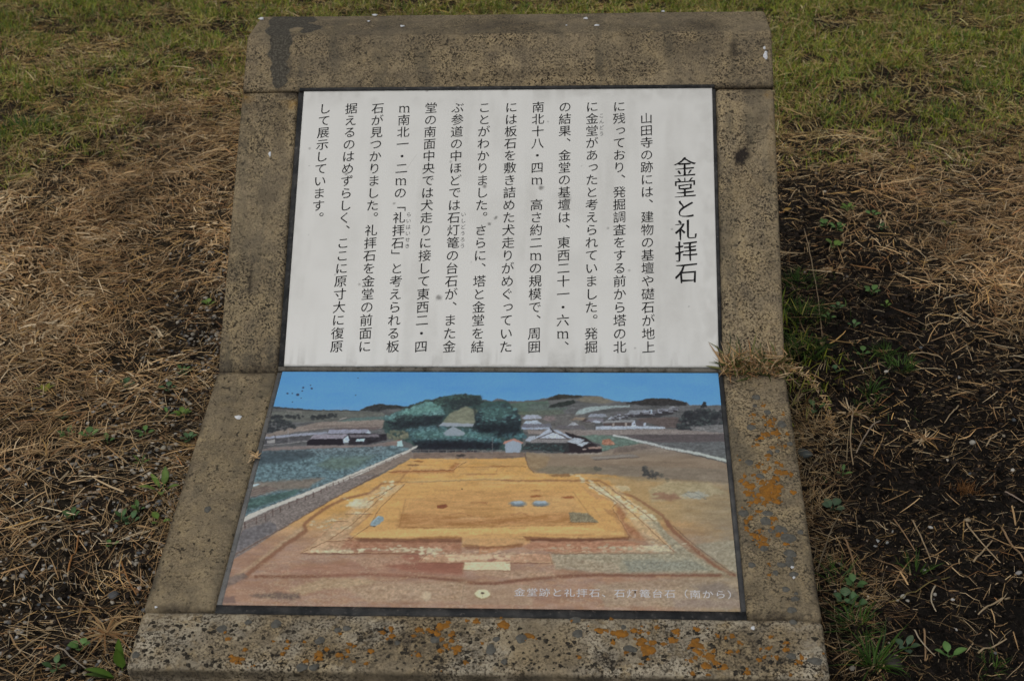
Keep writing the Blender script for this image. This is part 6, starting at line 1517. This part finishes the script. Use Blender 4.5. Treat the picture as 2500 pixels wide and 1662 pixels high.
# dead rosette left of the sill corner
n = 26; o = gpt(258, 1547)
V, F, C = ribbons(rr.normal(0, .002, n), rr.normal(0, .002, n), np.full(n, .002), rr.random(n) * 6.283, .02 + .045 * rr.random(n), .0014 + .002 * rr.random(n), rr.normal(.45, .3, n), rr.normal(-.35, .2, n), rr.normal(0, .4, n), np.array([(.34, .20, .09), (.42, .28, .13), (.28, .15, .06)])[rr.integers(3, size=n)], rr.normal(0, .4, n), zmin=False)
V[:, 2] = np.maximum(V[:, 2], ground_z(V[:, 0] + o[0], V[:, 1] + o[1]) - o[2] + .001)
tag(mk('dead_plant', V, F, M['straw'], cols=C, loc=o), 'withered star-shaped plant left of the sill stone', 'plant')
# reddish moss tuft on the right
n = 150; o = gpt(2350, 1200)
V, F, C = ribbons(rr.normal(0, .012, n), rr.normal(0, .008, n), np.full(n, -.001), rr.random(n) * 6.283, .008 + .014 * rr.random(n), .0009 + .0006 * rr.random(n), rr.normal(1.0, .3, n), rr.normal(.4, .4, n), rr.normal(0, .4, n), np.array([(.17, .075, .022), (.11, .05, .018), (.22, .11, .04)])[rr.integers(3, size=n)], rr.normal(0, .4, n), zmin=False)
tag(mk('moss_tuft', V, F, M['straw'], cols=C, loc=o), 'reddish brown moss tuft in the bare soil at right', 'moss')
for (px, py, lab, sd_) in [(2255, 1075, 'withered spiky tuft in the middle of the bare soil', 1), (2030, 660, 'bleached dead grass tuft beside the fine dark grass', 2), (60, 820, 'pale dead grass clump at the left edge', 3), (2085, 1010, 'brown tuft under the upright bent straw', 4)]:
    r4 = np.random.default_rng(sd_); n = 46; o = gpt(px, py)
    V, F, C = ribbons(r4.normal(0, .004, n), r4.normal(0, .004, n), np.full(n, .0), r4.random(n) * 6.283, .012 + .028 * r4.random(n), .0011 + .0012 * r4.random(n), r4.normal(.45, .3, n), r4.normal(-.1, .25, n), r4.normal(0, .4, n), PAL_STRAW[r4.integers(len(PAL_STRAW), size=n)] * .85, r4.normal(0, .4, n), zmin=False)
    V[:, 2] = np.maximum(V[:, 2], ground_z(V[:, 0] + o[0], V[:, 1] + o[1]) - o[2] + .001)
    tag(mk('dead_grass_tuft', V, F, M['straw'], cols=C, loc=o), lab, 'grass', 'dead grass tufts')

# single pebbles
def pebble(px, py, rpx, label, col, seed, group='pale pebbles lying apart', name='pebble'):
    o = gpt(px, py); V, F, C = pebbles(np.array([o[0]]), np.array([o[1]]), np.array([rpx * .00048]), np.array([col]) * .78, .30, seed)
    tag(mk(name, V - o, F, M['pebble'], cols=C, loc=o, smooth=True), label, 'pebble', group)
W1, W2, W3 = (.68, .66, .62), (.52, .49, .42), (.40, .34, .25)
for k, (px, py, r, lab, c) in enumerate([(2341, 922, 6, 'small round white pebble right of the wide low grass tuft', (.78, .78, .76)), (2272, 1285, 7, 'white pebble behind the slanting straw pair', W1), (2374, 1084, 9, 'cream pebble with dark grain in the bare soil', W2), (2450, 1065, 6, 'beige pebble beside the short thick straw', W3), (2205, 1457, 8, 'largest pebble of the white group at lower right', (.60, .58, .50)), (2193, 1466, 6, 'pebble at the left of the white group at lower right', W2),
        (2216, 1468, 6, 'pebble at the right of the white group at lower right', W2), (2142, 1322, 7, 'pebble of the white cluster, upper one', (.48, .49, .47)), (2137, 1333, 5, 'pebble of the white cluster, lower one', (.48, .49, .47)), (2166, 1325, 5, 'pebble right of the white cluster', (.48, .49, .47)), (2258, 1394, 8, 'cream pebble beside the thin grass tuft', W2), (2282, 1452, 6, 'pebble inside the crescent-shaped straw', W2), (2325, 1468, 5, 'white chip below the crescent-shaped straw', W1), (2331, 1537, 6, 'white chip in the lowest bare soil', W1), (2487, 1400, 8, 'grey pebble at the right edge', (.42, .40, .38)), (2178, 1298, 6, 'grey-white pebble above the white cluster', (.50, .50, .48)),
        (227, 1007, 6, 'white pebble at the foot of the straw slope', W1), (408, 932, 7, 'angular white pebble above the gravel', W1), (450, 977, 9, 'large pale pebble beside the left lower stone', W2), (369, 983, 7, 'oblong white pebble left of the large pale one', W1), (393, 1160, 6, 'brightest white pebble in the gravel', (.76, .76, .74)), (333, 1100, 6, 'oval cream pebble in the gravel', (.60, .56, .46)), (265, 1117, 7, 'cream pebble at the left rim of the gravel', W2), (400, 1095, 9, 'largest cream pebble in the gravel', (.46, .42, .33)), (64, 1183, 6, 'white pebble in the left soil', W1), (180, 1194, 6, 'white pebble right of the left soil one', W2), (342, 1284, 7, 'tan pebble beside the left lower stone', (.44, .32, .19)), (107, 1380, 7, 'pebble pair in the left soil, left one', W2), (124, 1382, 7, 'pebble pair in the left soil, right one', W1), (351, 1349, 6, 'white pebble near the side stone foot', W1), (341, 1438, 7, 'white pebble under the orange-brown stem', W1), (208, 1617, 7, 'cream pebble at the bottom left', W2), (243, 1614, 6, 'pale pebble right of the cream one at bottom left', W2), (41, 1556, 5, 'small white pebble near the bottom left corner', W1), (206, 1645, 8, 'tan pebble at the bottom edge', W3), (55, 1405, 9, 'flat pale stone among the left pebbles', (.45, .42, .38)), (508, 758, 6, 'white pebble under the two-clustered weed', W1), (434, 725, 5, 'white pebble in the soil beside the upper left stone', W1), (415, 630, 5, 'white pebble at the upper soil gap', W1), (498, 642, 5, 'white pebble close to the upper left stone', W1)]):
    pebble(px, py, r, lab, c, k + 300)
pebble(1965, 1108, 22, 'flat grey stone against the foot of the lower right side stone', (.13, .15, .145), 401, None, 'flat_stone')
pebble(2180, 1620, 24, 'dark earthy clod beside the lowest grass tuft', (.045, .035, .032), 402, None, 'earth_clod')
pebble(278, 1455, 16, 'dark grey flat stone in the soil left of the side stone', (.12, .125, .13), 403, None, 'flat_stone')
# fallen yellow leaves
for k, (px, py, ln, lab) in enumerate([(1912, 525, .022, 'yellow leaf fallen against the right upper stone'), (2228, 430, .020, 'yellow leaf on the right hand straw, upper one'), (2326, 485, .016, 'yellow leaf on the right hand straw, lower one'), (2008, 838, .018, 'tan leaf fallen in the fine dark grass'), (2400, 865, .012, 'small tan leaf in the black soil')]):
    V, F = leaf_geo(ln, ln * .5, 6, .3, .5); a = k * 1.3 + .6; V = np.column_stack([V[:, 0] * math.cos(a) - V[:, 1] * math.sin(a), V[:, 0] * math.sin(a) + V[:, 1] * math.cos(a), V[:, 2] + .014 * (k in (1, 2)) + .004])
    tag(mk('fallen_leaf', V, F, M['leaf'], cols=np.tile(np.array((.40, .24, .055) if k < 3 else (.34, .22, .10)), (len(V), 1)), loc=gpt(px, py), smooth=True), lab, 'leaf', 'fallen leaves')
